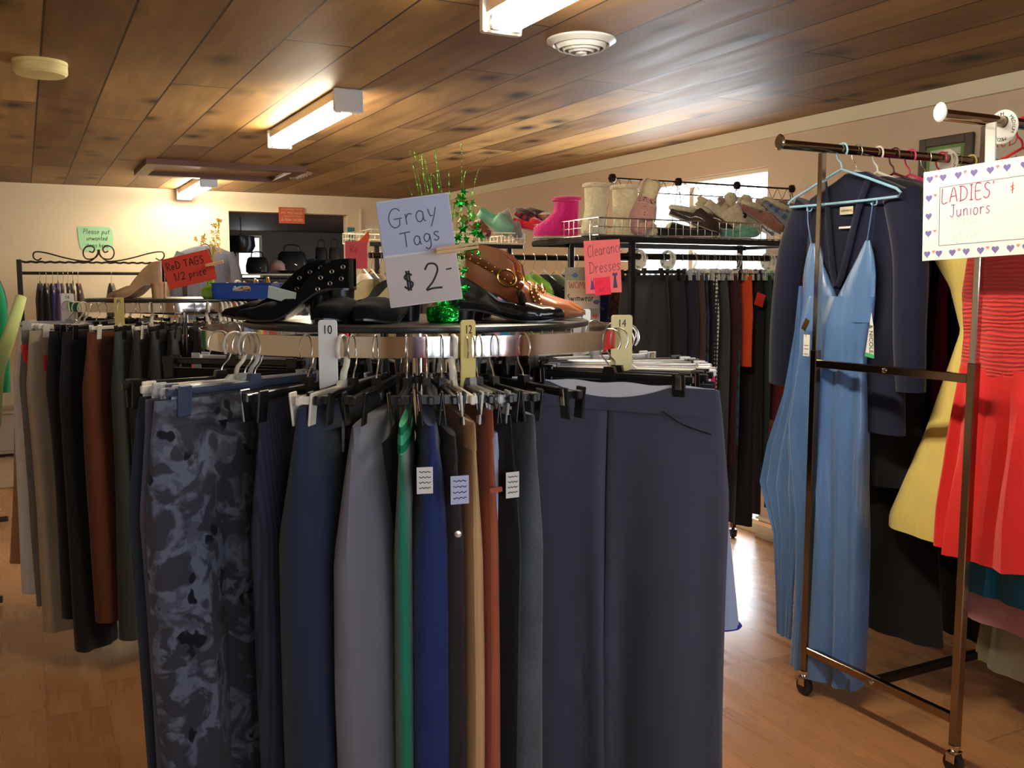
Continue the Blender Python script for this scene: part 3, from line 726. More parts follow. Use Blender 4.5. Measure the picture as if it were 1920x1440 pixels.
def disc_divider(loc, rz, label, txt='MEDIUM', R=.045, mat=None):
    """round size divider with a hole, hung on a rail that runs along local Y"""
    r = empty('size_divider', loc, rz, label, 'size divider', None)
    b = MB(); n = 40; ri = .017; cz = -R * .30
    for s, y in ((0, -.0015), (1, .0015)): pass
    ring = []
    for k in range(n):
        a = 2 * math.pi * k / n; ca, sa = math.cos(a), math.sin(a)
        ring.append([(R * ca, -.0015, R * sa + cz), (R * ca, .0015, R * sa + cz), (ri * ca, .0015, ri * sa), (ri * ca, -.0015, ri * sa)])
    b.rings(ring, close=True); b.build('disc', mat or M['white'], r, smooth=False)
    b = MB()
    for base in (0, 2.09, 4.19):
        for i, ch in enumerate(txt[:7]):
            a = base + .75 - i * .24
            add_text(b, ch, R * .3, Matrix.Translation((math.cos(a) * R * .74, -.002, math.sin(a) * R * .74 + cz)) @ Matrix.Rotation(-(a - math.pi / 2), 4, 'Y') @ Matrix.Rotation(math.pi / 2, 4, 'X'))
    b.build('lettering', M['ink'], r, smooth=False)
    return r

# ---------------------------------------------------------------- footwear
def prof(tab, u):
    for i in range(len(tab) - 1):
        if u <= tab[i + 1][0]:
            a, b_ = tab[i], tab[i + 1]; s = (u - a[0]) / max(1e-6, b_[0] - a[0]); s = s * s * (3 - 2 * s) * .4 + s * .6
            return a[1] + (b_[1] - a[1]) * s
    return tab[-1][1]
def shoe(name, label, mat, loc, rz, L=.25, W=.082, heel=.06, counter=.058, side=.034, throat=.62, vamp=.046, toe=.018, point=.25, heel_kind='block', lining=None, solemat=None, rot=(0, 0), group=None, cat='shoe'):
    """toe towards local +X, sole on z=0; sole, upper and heel are separate parts"""
    r = empty(name, loc, (rot[0], rot[1], rz), label, cat, group)
    lining = lining or mat; solemat = solemat or M['black']
    wt = [(0, .35), (.03, .62), (.1, .76), (.3, .68), (.5, .86), (.66, 1.0), (.78, .94), (.9, lerp(.72, .5, 1 - point * 2 if point < .5 else 0) if False else .72 - .3 * (point > .4)), (.97, .42 - .22 * (point > .4)), (1, point * .3 if point > .4 else .22)]
    zt = [(0, counter), (.12, counter * .97), (.3, lerp(counter, side, .6)), (.45, side), (throat, vamp * .85), (throat + .08, vamp), (.86, lerp(vamp, toe, .6)), (.96, toe), (1, toe * .55)]
    N = 34; R = []; B = []
    th = .004
    def zs(u): return heel * (1 - sstep(.20, .68, u)) + .0 + (.006 * sstep(.8, 1, u))
    for k in range(N):
        u = k / (N - 1); u = u ** .9 if u < .5 else u; x = u * L
        w = prof(wt, u) * W / 2; z0 = zs(u) + th; z1 = zs(u) + prof(zt, u)
        if u < .02: x += .004
        c = sstep(throat - .02, throat + .03, u); hi = z1; fl = z0 + .003
        pts = [(-w * .9, z0), (-w * .45, z0), (0, z0), (w * .45, z0), (w * .9, z0), (w * 1.04, lerp(z0, hi, .3)), (w * 1.0, lerp(z0, hi, .62)), (w * lerp(.9, .86, c), lerp(hi, lerp(z0, hi, .82), c))]
        pts += [(w * lerp(.83, .66, c), lerp(hi, lerp(z0, hi, .93), c)), (w * lerp(.8, .42, c), lerp(fl, lerp(z0, hi, .98), c)), (0, lerp(fl, hi, c)), (-w * lerp(.8, .42, c), lerp(fl, lerp(z0, hi, .98), c)), (-w * lerp(.83, .66, c), lerp(hi, lerp(z0, hi, .93), c))]
        pts += [(-w * lerp(.9, .86, c), lerp(hi, lerp(z0, hi, .82), c)), (-w * 1.0, lerp(z0, hi, .62)), (-w * 1.04, lerp(z0, hi, .3))]
        R.append([(x, p[0], p[1]) for p in pts])
        B.append([(x, -w * .98, zs(u)), (x, w * .98, zs(u)), (x, w * .98, zs(u) + th), (x, -w * .98, zs(u) + th)])
    b = MB(); n = 16; vs = [p for q in R for p in q]; b.add(vs, [])
    for i in range(N - 1):
        for j in range(n):
            b.f.append([i * n + j, i * n + (j + 1) % n, (i + 1) * n + (j + 1) % n, (i + 1) * n + j])
            b.m.append(1 if (8 <= j <= 11 and i / (N - 1) < throat) else 0)
    b.f.append(list(range(n))[::-1]); b.m.append(0); b.f.append([(N - 1) * n + j for j in range(n)]); b.m.append(0)
    up = b.build('upper', [mat, lining], r)
    MB().rings(B).build('sole', solemat, r)
    if heel > .008:
        hb = []
        for k in range(6):
            t = k / 5; z = heel * (1 - t) + .001 * (k == 0)
            kk = {'block': 1 - .15 * t, 'stiletto': 1 - .78 * min(1, t * 1.6), 'stack': 1 - .1 * t}[heel_kind]
            hb.append([(.004 + L * .11 + kk * L * .105 * math.cos(a) - (0 if heel_kind == 'block' else .016 * t), kk * W * .33 * math.sin(a), z) for a in [2 * math.pi * q / 16 for q in range(16)]])
        MB().rings(hb).build('heel', solemat, r)
    return r, up

def studs(parent, pts, mat, r=.003, name='stud'):
    for p in pts:
        MB().lathe([(r, 0), (r * .8, r * .5), (r * .3, r * .8)], 8).build(name, mat, parent, loc=p[:3], rot=(p[3] if len(p) > 3 else (0, 0, 0)))

def soft_boot(label, mat, loc, rz, H=.24, rot=(0, 0)):
    r = empty('slipper_boot', loc, (rot[0], rot[1], rz), label, 'slipper boot')
    b = MB(); rows = []
    for z, cx, hw, ht in ((0, .05, .10, .04), (.015, .05, .112, .047), (.05, .045, .11, .046), (.085, .02, .08, .046), (.12, 0, .062, .047), (.18, -.002, .06, .05), (H - .01, -.002, .063, .052), (H, -.002, .058, .048)):
        rows.append([(cx + hw * math.cos(a), ht * math.sin(a) * (1 + .03 * math.sin(9 * a)), z) for a in [2 * math.pi * q / 36 for q in range(36)]])
    b.rings(rows); b.build('shaft', mat, r)
    b = MB(); b.tube([(-.002 + .063 * math.cos(a), .052 * math.sin(a), H - .008) for a in [2 * math.pi * q / 24 for q in range(24)]], .011, 8, close=True); b.build('cuff', mat, r)
    b = MB(); b.rings([[(.05 + .112 * math.cos(a), .047 * math.sin(a), z) for a in [2 * math.pi * q / 28 for q in range(28)]] for z in (-.006, .004)]); b.build('sole', plain('slipper_sole', (150, 140, 125), .8), r)
    return r
def slipper(label, mat, loc, rz, rot=(0, 0), L=.24, cuff=None, lining=None, sole=None, high=.07):
    r, up = shoe('slipper', label, mat, loc, rz, L=L, W=.095, heel=0, counter=.045, side=.04, throat=.45, vamp=high, toe=.042, point=.2, lining=lining or M['fuzz_cream'], solemat=sole or plain('slipper_sole', (150, 140, 125), .8), rot=rot, cat='slipper')
    if cuff is not None:
        b = MB(); pts = [(L * .22 + L * .21 * math.cos(a), .036 * math.sin(a), .048 + .012 * math.cos(a)) for a in [2 * math.pi * q / 24 for q in range(24)]]
        b.tube(pts, .013, 8, close=True); b.build('cuff', cuff, r)
    return r
M['fuzz_cream'] = fuzzy('cream_fleece', (222, 204, 160)); M['fuzz_white'] = fuzzy('off_white_plush', (206, 194, 164)); M['fuzz_magenta'] = fuzzy('magenta_plush', (200, 30, 112))

def clothespin(loc, rot, label):
    r = empty('clothespin', loc, rot, label, 'clothespin')
    for s in (-1, 1):
        MB().prism([(-.036, s * .0052), (-.036, s * .0004), (-.01, s * .0002), (.036, s * .0012), (.036, s * .0055), (0, s * .0058)], .0095).build('prong', M['wood'], r, smooth=False)
    MB().tube([(.002 + .0045 * math.cos(a), 0.0052 * (i / 17 - .5) * 2, .0045 * math.sin(a)) for i, a in enumerate([2 * math.pi * q / 6 for q in range(18)])], .0008, 5).build('spring', M['wire'], r)
    return r

def round_rack(ctr, zring, ztop, label, R=.45, Rt_=.365, topmat=None, strip=.036):
    r = empty('round_clothing_rack', (ctr[0], ctr[1], 0), 0, label, 'clothing rack')
    n = 96; b = MB(); h = strip / 2
    rings = [[((R + dx) * math.cos(2 * math.pi * k / n), (R + dx) * math.sin(2 * math.pi * k / n), zring + dz) for dx, dz in ((-.0015, -h), (.0015, -h), (.0022, 0), (.0015, h), (-.0015, h))] for k in range(n)]
    b.rings(rings, close=True); b.build('ring_rail', M['chrome'], r)
    b = MB(); b.lathe([(.002, ztop), (Rt_ - .006, ztop), (Rt_ - .001, ztop - .002), (Rt_, ztop - .006), (Rt_ - .001, ztop - .0115), (Rt_ - .006, ztop - .013), (.002, ztop - .013)], 96); b.build('tabletop', topmat or M['blackmat'], r)
    MB().tube([(0, 0, .05), (0, 0, ztop - .014)], .016, 16).build('centre_pole', M['chrome'], r)
    for k in range(4):
        a = math.pi / 4 + k * math.pi / 2; c, s = math.cos(a), math.sin(a)
        MB().tube([(c * .016, s * .016, zring - .035), (c * (R - .002), s * (R - .002), zring - .012)], .006, 8).build('spoke', M['chrome'], r)
        MB().tube([(c * .016, s * .016, .075), (c * .33, s * .33, .03)], .011, 8).build('foot', M['chrome'], r)
        MB().lathe([(.012, 0), (.014, .012), (.011, .022)], 12, c=(c * .33, s * .33, 0)).build('glide', M['black'], r)
    return r
# ================================================================ the round rack in front
MC = Vector((0.755, 1.917, 0)); MR = .45; MZ = EYE - .089 - .018; MT = EYE - .0755
round_rack(MC, MZ, MT, 'nearest round clothing rack with black tabletop and mirror chrome ring')
def rad(th): return -Fh * math.cos(math.radians(th)) + Rt * math.sin(math.radians(th))
def spot(c, R, z, th, dy=0.0):
    r = rad(th); return (c + r * R + Vector((0, 0, z))), math.atan2(r.y, r.x)
def TH(px, R, c=None):
    """angle round the ring whose outermost edge (radius R) shows at photo column px"""
    c = c or MC; X0, D0 = c.dot(Rt), c.dot(Fh); lo, hi = -62.0, 88.0
    f = lambda t: 960 + 1793 * (X0 + R * math.sin(math.radians(t))) / (D0 - R * math.cos(math.radians(t)))
    for _ in range(40):
        m = (lo + hi) / 2
        if f(m) < px: lo = m
        else: hi = m
    return lo
def hung(th, short, hkind, hdesc, mat, hw=.36, c=MC, R=MR, z=MZ, off=0.0, group=None, where='the nearest round rack', **kw):
    """one hanger on the ring and the garment clipped to it"""
    loc, rz = spot(c, R, z, th)
    hanger(hkind, hw, loc, rz, hdesc, group=('hangers at the back of ' + where) if group else None)
    return trousers(short, mat, loc, rz + math.radians(off), group=group, **kw)

charcoal = fabric('charcoal_suiting', (82, 84, 100), var=.08)
o = hung(60, 'wide charcoal dress trousers with white inner waistband, right side of the nearest rack', 'clip:black', 'black clip hanger with two square clips holding the wide charcoal trousers', charcoal, hw=.34, W=.43, L=1.12, T=.042, hip=.02, flare=.03, gap=.0, fold=.012, freq=2.1, seed=4, loops=0, band=False, crotch=.24, e=3.6)
b = MB()   # front waistband sags between the clips, white lining shows behind it
P_ = []; 
for k in range(25):
    x = lerp(-.214, .214, k / 24); s = max(0, 1 - (abs(x - .0) / .13) ** 2) * .026
    P_.append([(x, .0125, -.084 - s), (x, .016, -.105 - s * .5), (x, .021, -.134)])
b.grid([[(p[0], -p[1], p[2]) for p in q] for q in P_]); b.grid([[(p[0], -p[1] + .002, p[2]) for p in q] for q in P_])
b.build('waistband', charcoal, o)
b = MB(); b.grid([[(lerp(-.212, .212, k / 24), -.0095, -.081 + .002 * math.sin(k)), (lerp(-.212, .212, k / 24), -.0105, -.12)] for k in range(25)]); b.build('lining', plain('white_lining', (232, 230, 238), .8), o)
MB().tube(catmull([(.12, -.026, -.128), (.16, -.027, -.15), (.212, -.022, -.165)], 5), .0014, 5).build('pocket_seam', fabric('coal_grey', (32, 32, 37)), o)
fl = floral_mat('floral_twill', (56, 56, 66), (96, 102, 118), (20, 21, 30), 17)
o = hung(-35, 'dark grey floral print trousers with blue grey hanger, left side of the nearest rack', 'clip:blue', 'blue grey clip hanger marked L holding the floral trousers', fl, hw=.36, W=.40, L=1.08, T=.05, e=3.2, hip=.015, flare=.0, fold=.018, freq=2.6, seed=11, gap=.004, band=True)
hung(-36.6, 'burgundy trousers just behind the floral pair', 'wide:clear', 'wide clear plastic hanger behind the blue grey one', fabric('burgundy_cloth', (66, 46, 54)), W=.38, L=1.06, T=.035, seed=12, hip=.02)
hung(-38.6, 'heather grey purple trousers behind the burgundy pair', 'clip:clear', 'clear clip hanger in the left bunch of round chrome hooks', fabric('heather_grey', (84, 80, 94)), W=.38, L=1.06, T=.035, seed=13)
hung(-42, 'slate charcoal trousers, leftmost pair on the nearest rack', 'wide:frost', 'frosted white hanger with chunky end clip at far left of the nearest rack', fabric('slate_cloth', (44, 48, 58)), W=.36, L=1.08, T=.04, seed=14, flare=.015)
hung(-49, 'black trousers behind the slate pair, mostly hidden', 'clip:black', 'black clip hanger with large ringed hook, left bunch', fabric('soft_black', (24, 23, 26)), W=.20, L=1.0, T=.04, cx=-.05, seed=15)
pin = stripe_mat('pinstripe_cloth', (50, 52, 68), (40, 42, 56), 120, .4)
hung(TH(474, .60), 'dark pinstriped trousers between the floral and navy pairs', 'clip:black', 'black clip hanger hidden under the frosted bar of the size 10 group', pin, W=.28, L=1.08, T=.05, seed=16)
navy = fabric('navy_suiting', (38, 48, 70), var=.08)
o = hung(TH(556, .63), 'smooth dark navy trousers hung at an angle under the size 10 divider', 'wide:frost', 'frosted plastic hanger with end clips holding the navy trousers', navy, hw=.38, W=.36, L=1.10, T=.09, Tb=.12, hip=.025, flare=.02, fold=.014, freq=1.8, seed=17, loops=3)
hung(TH(640, .5), 'black trousers behind the smooth navy pair', 'clip:black', 'black clip hanger just right of the size 10 divider', fabric('soft_black', (24, 23, 26)), W=.20, L=1.05, T=.05, cx=-.04, seed=18)
# narrow, edge-on garments in the middle
def edge(px): return TH(px, .62)
grey = fabric('grey_wool', (112, 112, 124), var=.08)
o = hung(edge(658), 'medium grey wool trousers with slanted front pocket, left of the green velour', 'clip:black', 'black clip hanger holding the medium grey trousers', grey, W=.34, L=1.08, T=.07, Tb=.13, hip=.045, flare=.01, fold=.020, freq=1.9, seed=21, loops=2, top=-.115, e=2.0)
green = fabric('green_velour', (14, 128, 98), sheen=.5)
mint = stripe_mat('green_waist_stripes', (22, 128, 96), (84, 196, 152), 36, .55, horiz=True)
o = hung(edge(747), 'bright green velour trousers with striped waistband', 'clip:black', 'black hanger marked M holding the green velour trousers', green, W=.33, L=1.08, T=.028, Tb=.042, seed=22, top=-.115, bandmat=mint, fold=.003, hip=.012)
blue = fabric('royal_blue_cloth', (34, 50, 104), var=.08)
o = hung(edge(806), 'royal blue trousers right of the green velour', 'clip:black', 'black hanger with chrome hook holding the royal blue trousers', blue, W=.34, L=1.08, T=.062, Tb=.10, seed=23, top=-.113, fold=.004, hip=.02)
price_tag(o, (.21, -.012, -.185), (0, .0, math.pi / 2 + .1), .036, .056)
brown = fabric('dark_brown_cord', (46, 38, 38))
o = hung(edge(850), 'dark brown snap front trousers behind the cream pair', 'clip:black', 'black hanger holding the dark brown trousers', brown, W=.33, L=1.06, T=.04, Tb=.05, seed=24, top=-.13, hip=.02)
price_tag(o, (.215, .002, -.20), (0, 0, math.pi / 2 + .15), .042, .06, plain('blue_tag_card', (176, 186, 216), .7))
MB().lathe([(.006, 0), (.005, .002), (.001, .003)], 14).build('snap', M['wire'], o, loc=(.205, .0, -.27), rot=(0, math.pi / 2, 0))
cream = fabric('cream_suede', (196, 160, 114), var=.1)
o = hung(edge(884), 'cream suede trousers under the size 12 divider', 'wide:frost', 'yellowed clear hanger with white square end beside the size 12 divider', cream, W=.37, L=1.08, T=.034, Tb=.046, seed=25, top=-.108, fold=.008, freq=1.0, hip=.008)
rust = fabric('rust_corduroy', (166, 90, 62))
o = hung(edge(918), 'rust orange corduroy trousers right of the cream pair', 'clip:black', 'black hanger marked M holding the rust trousers', rust, W=.36, L=1.08, T=.030, Tb=.045, seed=26, top=-.09, fold=.005, freq=1.1, hip=.012)
MB().box((.205, .0, -.205), (.004, .020, .008), rot=(.1, 0, 0), bev=.001).build('belt_tab', rust, o, smooth=False)
o = hung(edge(936), 'pale blue white trousers mostly hidden behind the rust pair', 'clip:clear', 'clear hanger behind the rust trousers', fabric('pale_blue_cotton', (196, 208, 240)), W=.30, L=.80, T=.05, seed=27, top=-.13)
price_tag(o, (.2, .012, -.20), (0, 0, math.pi / 2 + .2), .034, .056)
hung(edge(955), 'black velvet trousers left of the tweed pair', 'clip:black', 'black hanger holding the black velvet trousers', fabric('black_velvet', (16, 15, 18)), W=.34, L=1.08, T=.05, Tb=.07, seed=28, top=-.10)
tweed = fabric('grey_tweed', (82, 90, 98), weave=160, var=.35)
hung(edge(1000), 'grey green tweed trousers beside the wide charcoal pair', 'clip:black', 'black clip hanger holding the tweed trousers', tweed, W=.34, L=1.08, T=.045, Tb=.09, seed=29, top=-.102, hip=.015, flare=.01)
hung(TH(1010, .50), 'black trousers with wide satin waistband between tweed and charcoal pairs', 'clip:black', 'black clip hanger with rounded clip right of the tweed trousers', fabric('soft_black', (24, 23, 26)), W=.20, L=1.05, T=.04, cx=-.08, seed=30)
# behind the charcoal pair, fanned out to the right
hung(65, 'black flared trousers whose edge shows right of the charcoal pair', 'clip:black', 'second black clip hanger behind the charcoal trousers', fabric('faded_black', (40, 40, 46)), W=.38, hip=.01, L=1.14, T=.05, flare=.035, seed=32)
hung(70, 'coal grey trousers, outermost dark pair at the right of the nearest rack', 'clip:black', 'third black clip hanger behind the charcoal trousers', fabric('coal_grey', (32, 32, 37)), W=.36, hip=.005, L=1.12, T=.05, flare=.04, seed=33)
o = hung(75, 'pale blue knit skort with royal blue hem piping at the right of the nearest rack', 'wide:white', 'long white plastic hanger under the size 14 divider', fabric('pale_blue_knit', (164, 180, 214)), W=.33, L=.50, T=.05, Tb=.09, hip=.0, flare=.075, gap=.0, seed=34)
for s_ in (-1, 1):
    MB().tube([(s_ * .12 + .119 * math.cos(a), .045 * math.sin(a), -.586) for a in [2 * math.pi * q / 24 for q in range(24)]], .005, 6, close=True).build('hem_piping', plain('royal_piping', (30, 40, 170), .7), o)
hung(80, 'black trousers with hot pink drawstring on the right of the nearest rack', 'clip:clear', 'clear clip hanger with blue tab at the right of the nearest rack', fabric('soft_black', (24, 23, 26)), W=.35, L=.92, T=.05, seed=35, bandmat=fabric('hot_pink', (206, 28, 96)))
# size dividers
def ringdiv(th, txt, yaw, label, mat=None, **kw):
    r = rad(th); loc = MC + r * MR + Vector((0, 0, MZ)); divider(txt, loc, math.atan2(r.y, r.x) + math.pi / 2 + yaw, label, mat, **kw)
ringdiv(TH(615, .45), '10', 0, 'white size 10 divider on the nearest chrome ring')
ringdiv(TH(872, .45), '12', 0.55, 'cream size 12 divider in the middle of the nearest ring', M['cream'])
ringdiv(TH(1165, .45), '14', -.95, 'pale yellow size 14 divider on the right end of the nearest ring', M['cream'], w=.044)
ringdiv(125, '2', -1.9, 'white size 12 divider partly hidden behind the brown shoe toe', w=.044)
# garments around the far side: a row nothing in the photo tells apart
for k, th in enumerate([88, 93, 99, 104, 118, 126, 135, 144, 153, 162, 171, 180, 189, 198, 207, 216, 226, 236, 246, 256]):
    mat = fabric('soft_black', (24, 23, 26)) if k % 3 else fabric('coal_grey', (32, 32, 37))
    hung(th, 'dark trousers at the back of the nearest round rack, hidden by the front row', 'clip:black' if k % 2 else 'clip:clear', 'chrome hooked hanger at the back of the nearest ring', mat, W=.34, L=.95, T=.04, seed=40 + k % 2, group='dark trousers behind the front row', band=False)

# ---------------------------------------------------------------- on the black tabletop
def tbl(a, b_, z=0.0): return MC + Rt * a - Fh * b_ + Vector((0, 0, MT + z))
RY = math.atan2(Rt.y, Rt.x)
suede = fabric('black_suede', (15, 15, 17), sheen=.02, spec=.12)
lin_n = plain('nude_lining', (156, 140, 104), .6)
def pump(label, a, b_, ang, **kw): return shoe('pump', label, suede, tbl(a, b_, .001), RY + math.radians(ang), **kw)
def eyelets(r, L, heel, counter, s=1):
    for i, (x, z) in enumerate(((.02, .045), (.042, .036), (.064, .024), (.024, .022), (.046, .013), (.07, .002))):
        y = -.034 if True else 0
        MB().tube([(.0036 * math.cos(q), 0, .0036 * math.sin(q)) for q in [2 * math.pi * j / 12 for j in range(12)]], .0011, 6, close=True).build('eyelet', M['wire'], r, loc=(x, -.030 - .05 * x, heel + z), rot=(0.0, 0, 0))
        MB().tube([(.0036 * math.cos(q), 0, .0036 * math.sin(q)) for q in [2 * math.pi * j / 12 for j in range(12)]], .0011, 6, close=True).build('eyelet', M['wire'], r, loc=(x, .030 + .05 * x, heel + z), rot=(0.0, 0, 0))
r, u = pump('front black suede pump with silver eyelets, heel propped toward the sign', -.105, .165, 177, L=.245, heel=.062, counter=.062, point=.45, vamp=.04)
eyelets(r, .245, .062, .06)
MB().prism([(-.028, -.011), (.028, -.014), (.030, .011), (-.026, .014)], .0012).build('paper_sticker', plain('grey_green_paper', (176, 184, 170), .8), r, smooth=False, loc=(.140, .034, .052), rot=(-.3, -.30, 0))
r, u = pump('rear black suede pump with silver eyelets, behind its mate', -.165, .075, 173, L=.245, heel=.062, counter=.062, point=.45, vamp=.04); eyelets(r, .245, .062, .06)
pump('rounded black suede court shoe, toe toward the camera', .0, .08, -112, L=.22, heel=.035, counter=.05, point=.1, vamp=.05, toe=.03, lining=lin_n)
pump('rounded black suede court shoe pressed against its mate, left one', -.065, .06, -116, L=.22, heel=.035, counter=.05, point=.1, vamp=.05, toe=.03, lining=lin_n)
patent = leather('black_glossy_leather', (16, 17, 20), .14)
for i, (a, b_, ang, lb) in enumerate(((.075, .17, -4, 'front glossy black leather loafer below the brown bootie'), (.070, .08, -1, 'rear glossy black leather loafer below the brown bootie'))):
    r, u = shoe('loafer', lb, patent, tbl(a, b_, .001), RY + math.radians(ang), L=.23, heel=.022, counter=.068, side=.03, throat=.6, vamp=.040, toe=.024, point=.2, rot=(0, 0), lining=M['black'])
    MB().tube(catmull([(.15, -.03, .036), (.145, -.015, .056), (.145, .015, .056), (.15, .03, .036)], 5), .005, 8).build('strap', patent, r)
cog = leather('cognac_leather', (156, 86, 46), .36)
cogd = leather('dark_cognac_leather', (124, 62, 32), .4)
red_l = plain('brick_lining', (120, 52, 34), .6)
for i, (a, b_, ang, lb) in enumerate(((.10, .03, -8, 'front brown studded leather bootie with gold buckle'), (.115, -.08, -6, 'rear brown studded leather bootie, seen over its mate'))):
    r, u = shoe('ankle_bootie', lb, cog, tbl(a, b_, .001), RY + math.radians(ang), L=.25, W=.08, heel=.055, counter=.105, side=.088, throat=.44, vamp=.066, toe=.018, point=.45, heel_kind='stack', lining=red_l, solemat=plain('stacked_leather', (70, 40, 26), .4))
    def strap(pts, w=.018, nm='strap'):
        c = catmull(pts, 6); Mx = []
        bb = MB(); bb.tube(c, w / 2, 10, flat=.2, up=(0, 1, 0)); return bb.build(nm, cogd, r), c
    zz = lambda x: 0
    s1, c1 = strap([(-.002, .0, .138), (.008, -.030, .136), (.055, -.036, .112), (.095, -.039, .088), (.130, -.042, .066)])
    s2, c2 = strap([(.168, -.045, .012), (.160, -.043, .040), (.150, -.030, .062), (.148, 0, .070), (.150, .030, .062), (.160, .043, .040)])
    for c, st in ((c1, s1), (c2, s2)):
        for j in range(2, len(c) - 1, 2):
            t = (c[j + 1] - c[j - 1]).normalized()
            for sgn in (-1, 1):
                nrm = Vector((0, -1, .15)).normalized(); sd = t.cross(nrm).normalized() * .005 * sgn
                q = c[j] + sd + nrm * .0025
                MB().lathe([(.0032, 0), (.0024, .0016), (.0006, .0026)], 8).build('stud', M['gold'], st, loc=q, rot=(math.pi / 2, 0, 0))
    MB().tube([(.020 * math.cos(q) * 1.0, 0, .016 * math.sin(q)) for q in [2 * math.pi * j / 20 for j in range(20)]], .002, 8, close=True).build('buckle', M['gold'], r, loc=(.098, -.047, .086), rot=(0, .5, 0))
# the price board clipped to the foil bouquet
def board_px(pxs, D): return [at(x, y, D=D) for x, y in pxs]
sc_ = at(786, 470, D=1.66)
r = empty('price_sign', sc_, (0, math.radians(-7.5), RY), 'tilted white price board reading Gray Tags $2, clipped to the green foil bouquet', 'sign')
w_, h_ = .127, .184
MB().box((0, 0, 0), (w_, .0022, h_), bev=.0008).build('board', plain('white_card', (206, 206, 210), .35), r, smooth=False)
MB().box((.0005, -.0015, h_ * .24), (w_ * .985, .0008, h_ * .5)).build('upper_paper', plain('lavender_paper', (176, 184, 210), .25), r, smooth=False)
MB().box((0, -.0015, -h_ * .26), (w_ * .985, .0008, h_ * .46)).build('lower_paper', plain('blush_paper', (196, 186, 184), .25), r, smooth=False)
b = MB(); scrawl(b, 'Gray', -.046, .044, .032, .0018, y=-.0022, xs=1.05, rise=.1); scrawl(b, 'Tags', -.030, .008, .026, .0018, y=-.0022, xs=1.05, rise=.1)
b.build('lettering', plain('graphite_ink', (64, 66, 84), .7), r, smooth=False)
b = MB(); scrawl(b, '$', -.034, -.064, .030, .0036, y=-.0022, rise=.08); scrawl(b, '2', .003, -.070, .046, .0034, y=-.0022, rise=.05); scrawl(b, '-', .040, -.058, .040, .0026, y=-.0022, xs=.8, rise=.1)
b.build('price_lettering', M['ink'], r, smooth=False)
cp = at(858, 465, D=1.63)
clothespin(cp, (0, math.radians(-8), RY + .05), 'wooden clothespin holding the Gray Tags board')
# green foil bouquet
bq = tbl(.068, .19)
r = empty('foil_bouquet', bq, 0, 'shiny green foil balloon weight sprouting tinsel and leaf sprays', 'decoration')
rnd = random.Random(5)
b = MB(); R_ = []
for z, q in ((0, .026), (.004, .031), (.022, .033), (.030, .031), (.034, .022), (.036, .010), (.044, .008), (.052, .016), (.062, .022), (.078, .03)):
    R_.append([((q + rnd.uniform(-.002, .002) + .003 * math.cos(6 * a)) * math.cos(a), (q + rnd.uniform(-.002, .002) + .003 * math.cos(6 * a)) * math.sin(a), z + rnd.uniform(-.001, .001) * (z > 0)) for a in [2 * math.pi * k / 18 for k in range(18)]])
b.rings(R_, cap1=False); b.build('foil_weight', M['foil'], r, smooth=False)
b = MB()
for k in range(7):
    a = rnd.uniform(0, 6.28); tipx, tipy = rnd.uniform(-.02, .05), rnd.uniform(-.02, .03)
    b.tube(catmull([(0, 0, .03), (tipx * .2, tipy * .2, .10), (tipx * .6, tipy * .6, .17), (tipx, tipy, .235)], 4), .0009, 5)
b.build('stem', M['foil'], r)
def Lc(px, py, D):  # bouquet-local point
    return at(px, py, D=D) - bq
for k in range(46):
    px, py = rnd.gauss(874, 17), rnd.uniform(352, 480)
    if k > 34: px, py = rnd.uniform(845, 905), rnd.uniform(500, 560); px = rnd.gauss(866, 8)
    p = Lc(px, py, 1.86 + rnd.uniform(-.03, .03)); s = rnd.uniform(.008, .017); a = rnd.uniform(0, 6.28)
    bb = MB(); el = Euler((rnd.uniform(-.6, .6) + math.pi / 2, rnd.uniform(-1, 1), a)).to_matrix().to_4x4()
    pts = []
    for q in range(10):
        rr = s * (1 if q % 2 == 0 else .42); pts.append((rr * math.cos(q * math.pi / 5), rr * .8 * math.sin(q * math.pi / 5), .0015 * (q % 2)))
    bb.add([(0, 0, .002)] + pts, [(0, i + 1, (i + 1) % 10 + 1) for i in range(10)], Matrix.Translation(p) @ el)
    bb.build('foil_leaf', M['foil'] if k % 3 else M['foil_l'], r, smooth=False)
for (x0, y0, x1, y1, x2, y2) in ((800, 560, 790, 380, 768, 283), (802, 560, 796, 390, 776, 282), (806, 560, 800, 370, 790, 290), (810, 560, 800, 345, 779, 284), (818, 560, 806, 345, 792, 288), (828, 500, 828, 360, 813, 280), (828, 500, 822, 350, 817, 276), (850, 500, 868, 350, 880, 313), (862, 500, 888, 350, 915, 294), (866, 470, 866, 300, 861, 277), (846, 460, 842, 350, 843, 318), (800, 450, 775, 372, 755, 346), (838, 470, 860, 400, 905, 390), (815, 420, 808, 340, 826, 355)):
    pts = catmull([Lc(lerp(858, x0, .3), 585, 1.86), Lc(x1, y1, 1.88), Lc(x2, y2, 1.88)], 8)
    MB().tube(pts, .0008, 5, flat=.5).build('tinsel_strand', M['foil_l'], r)
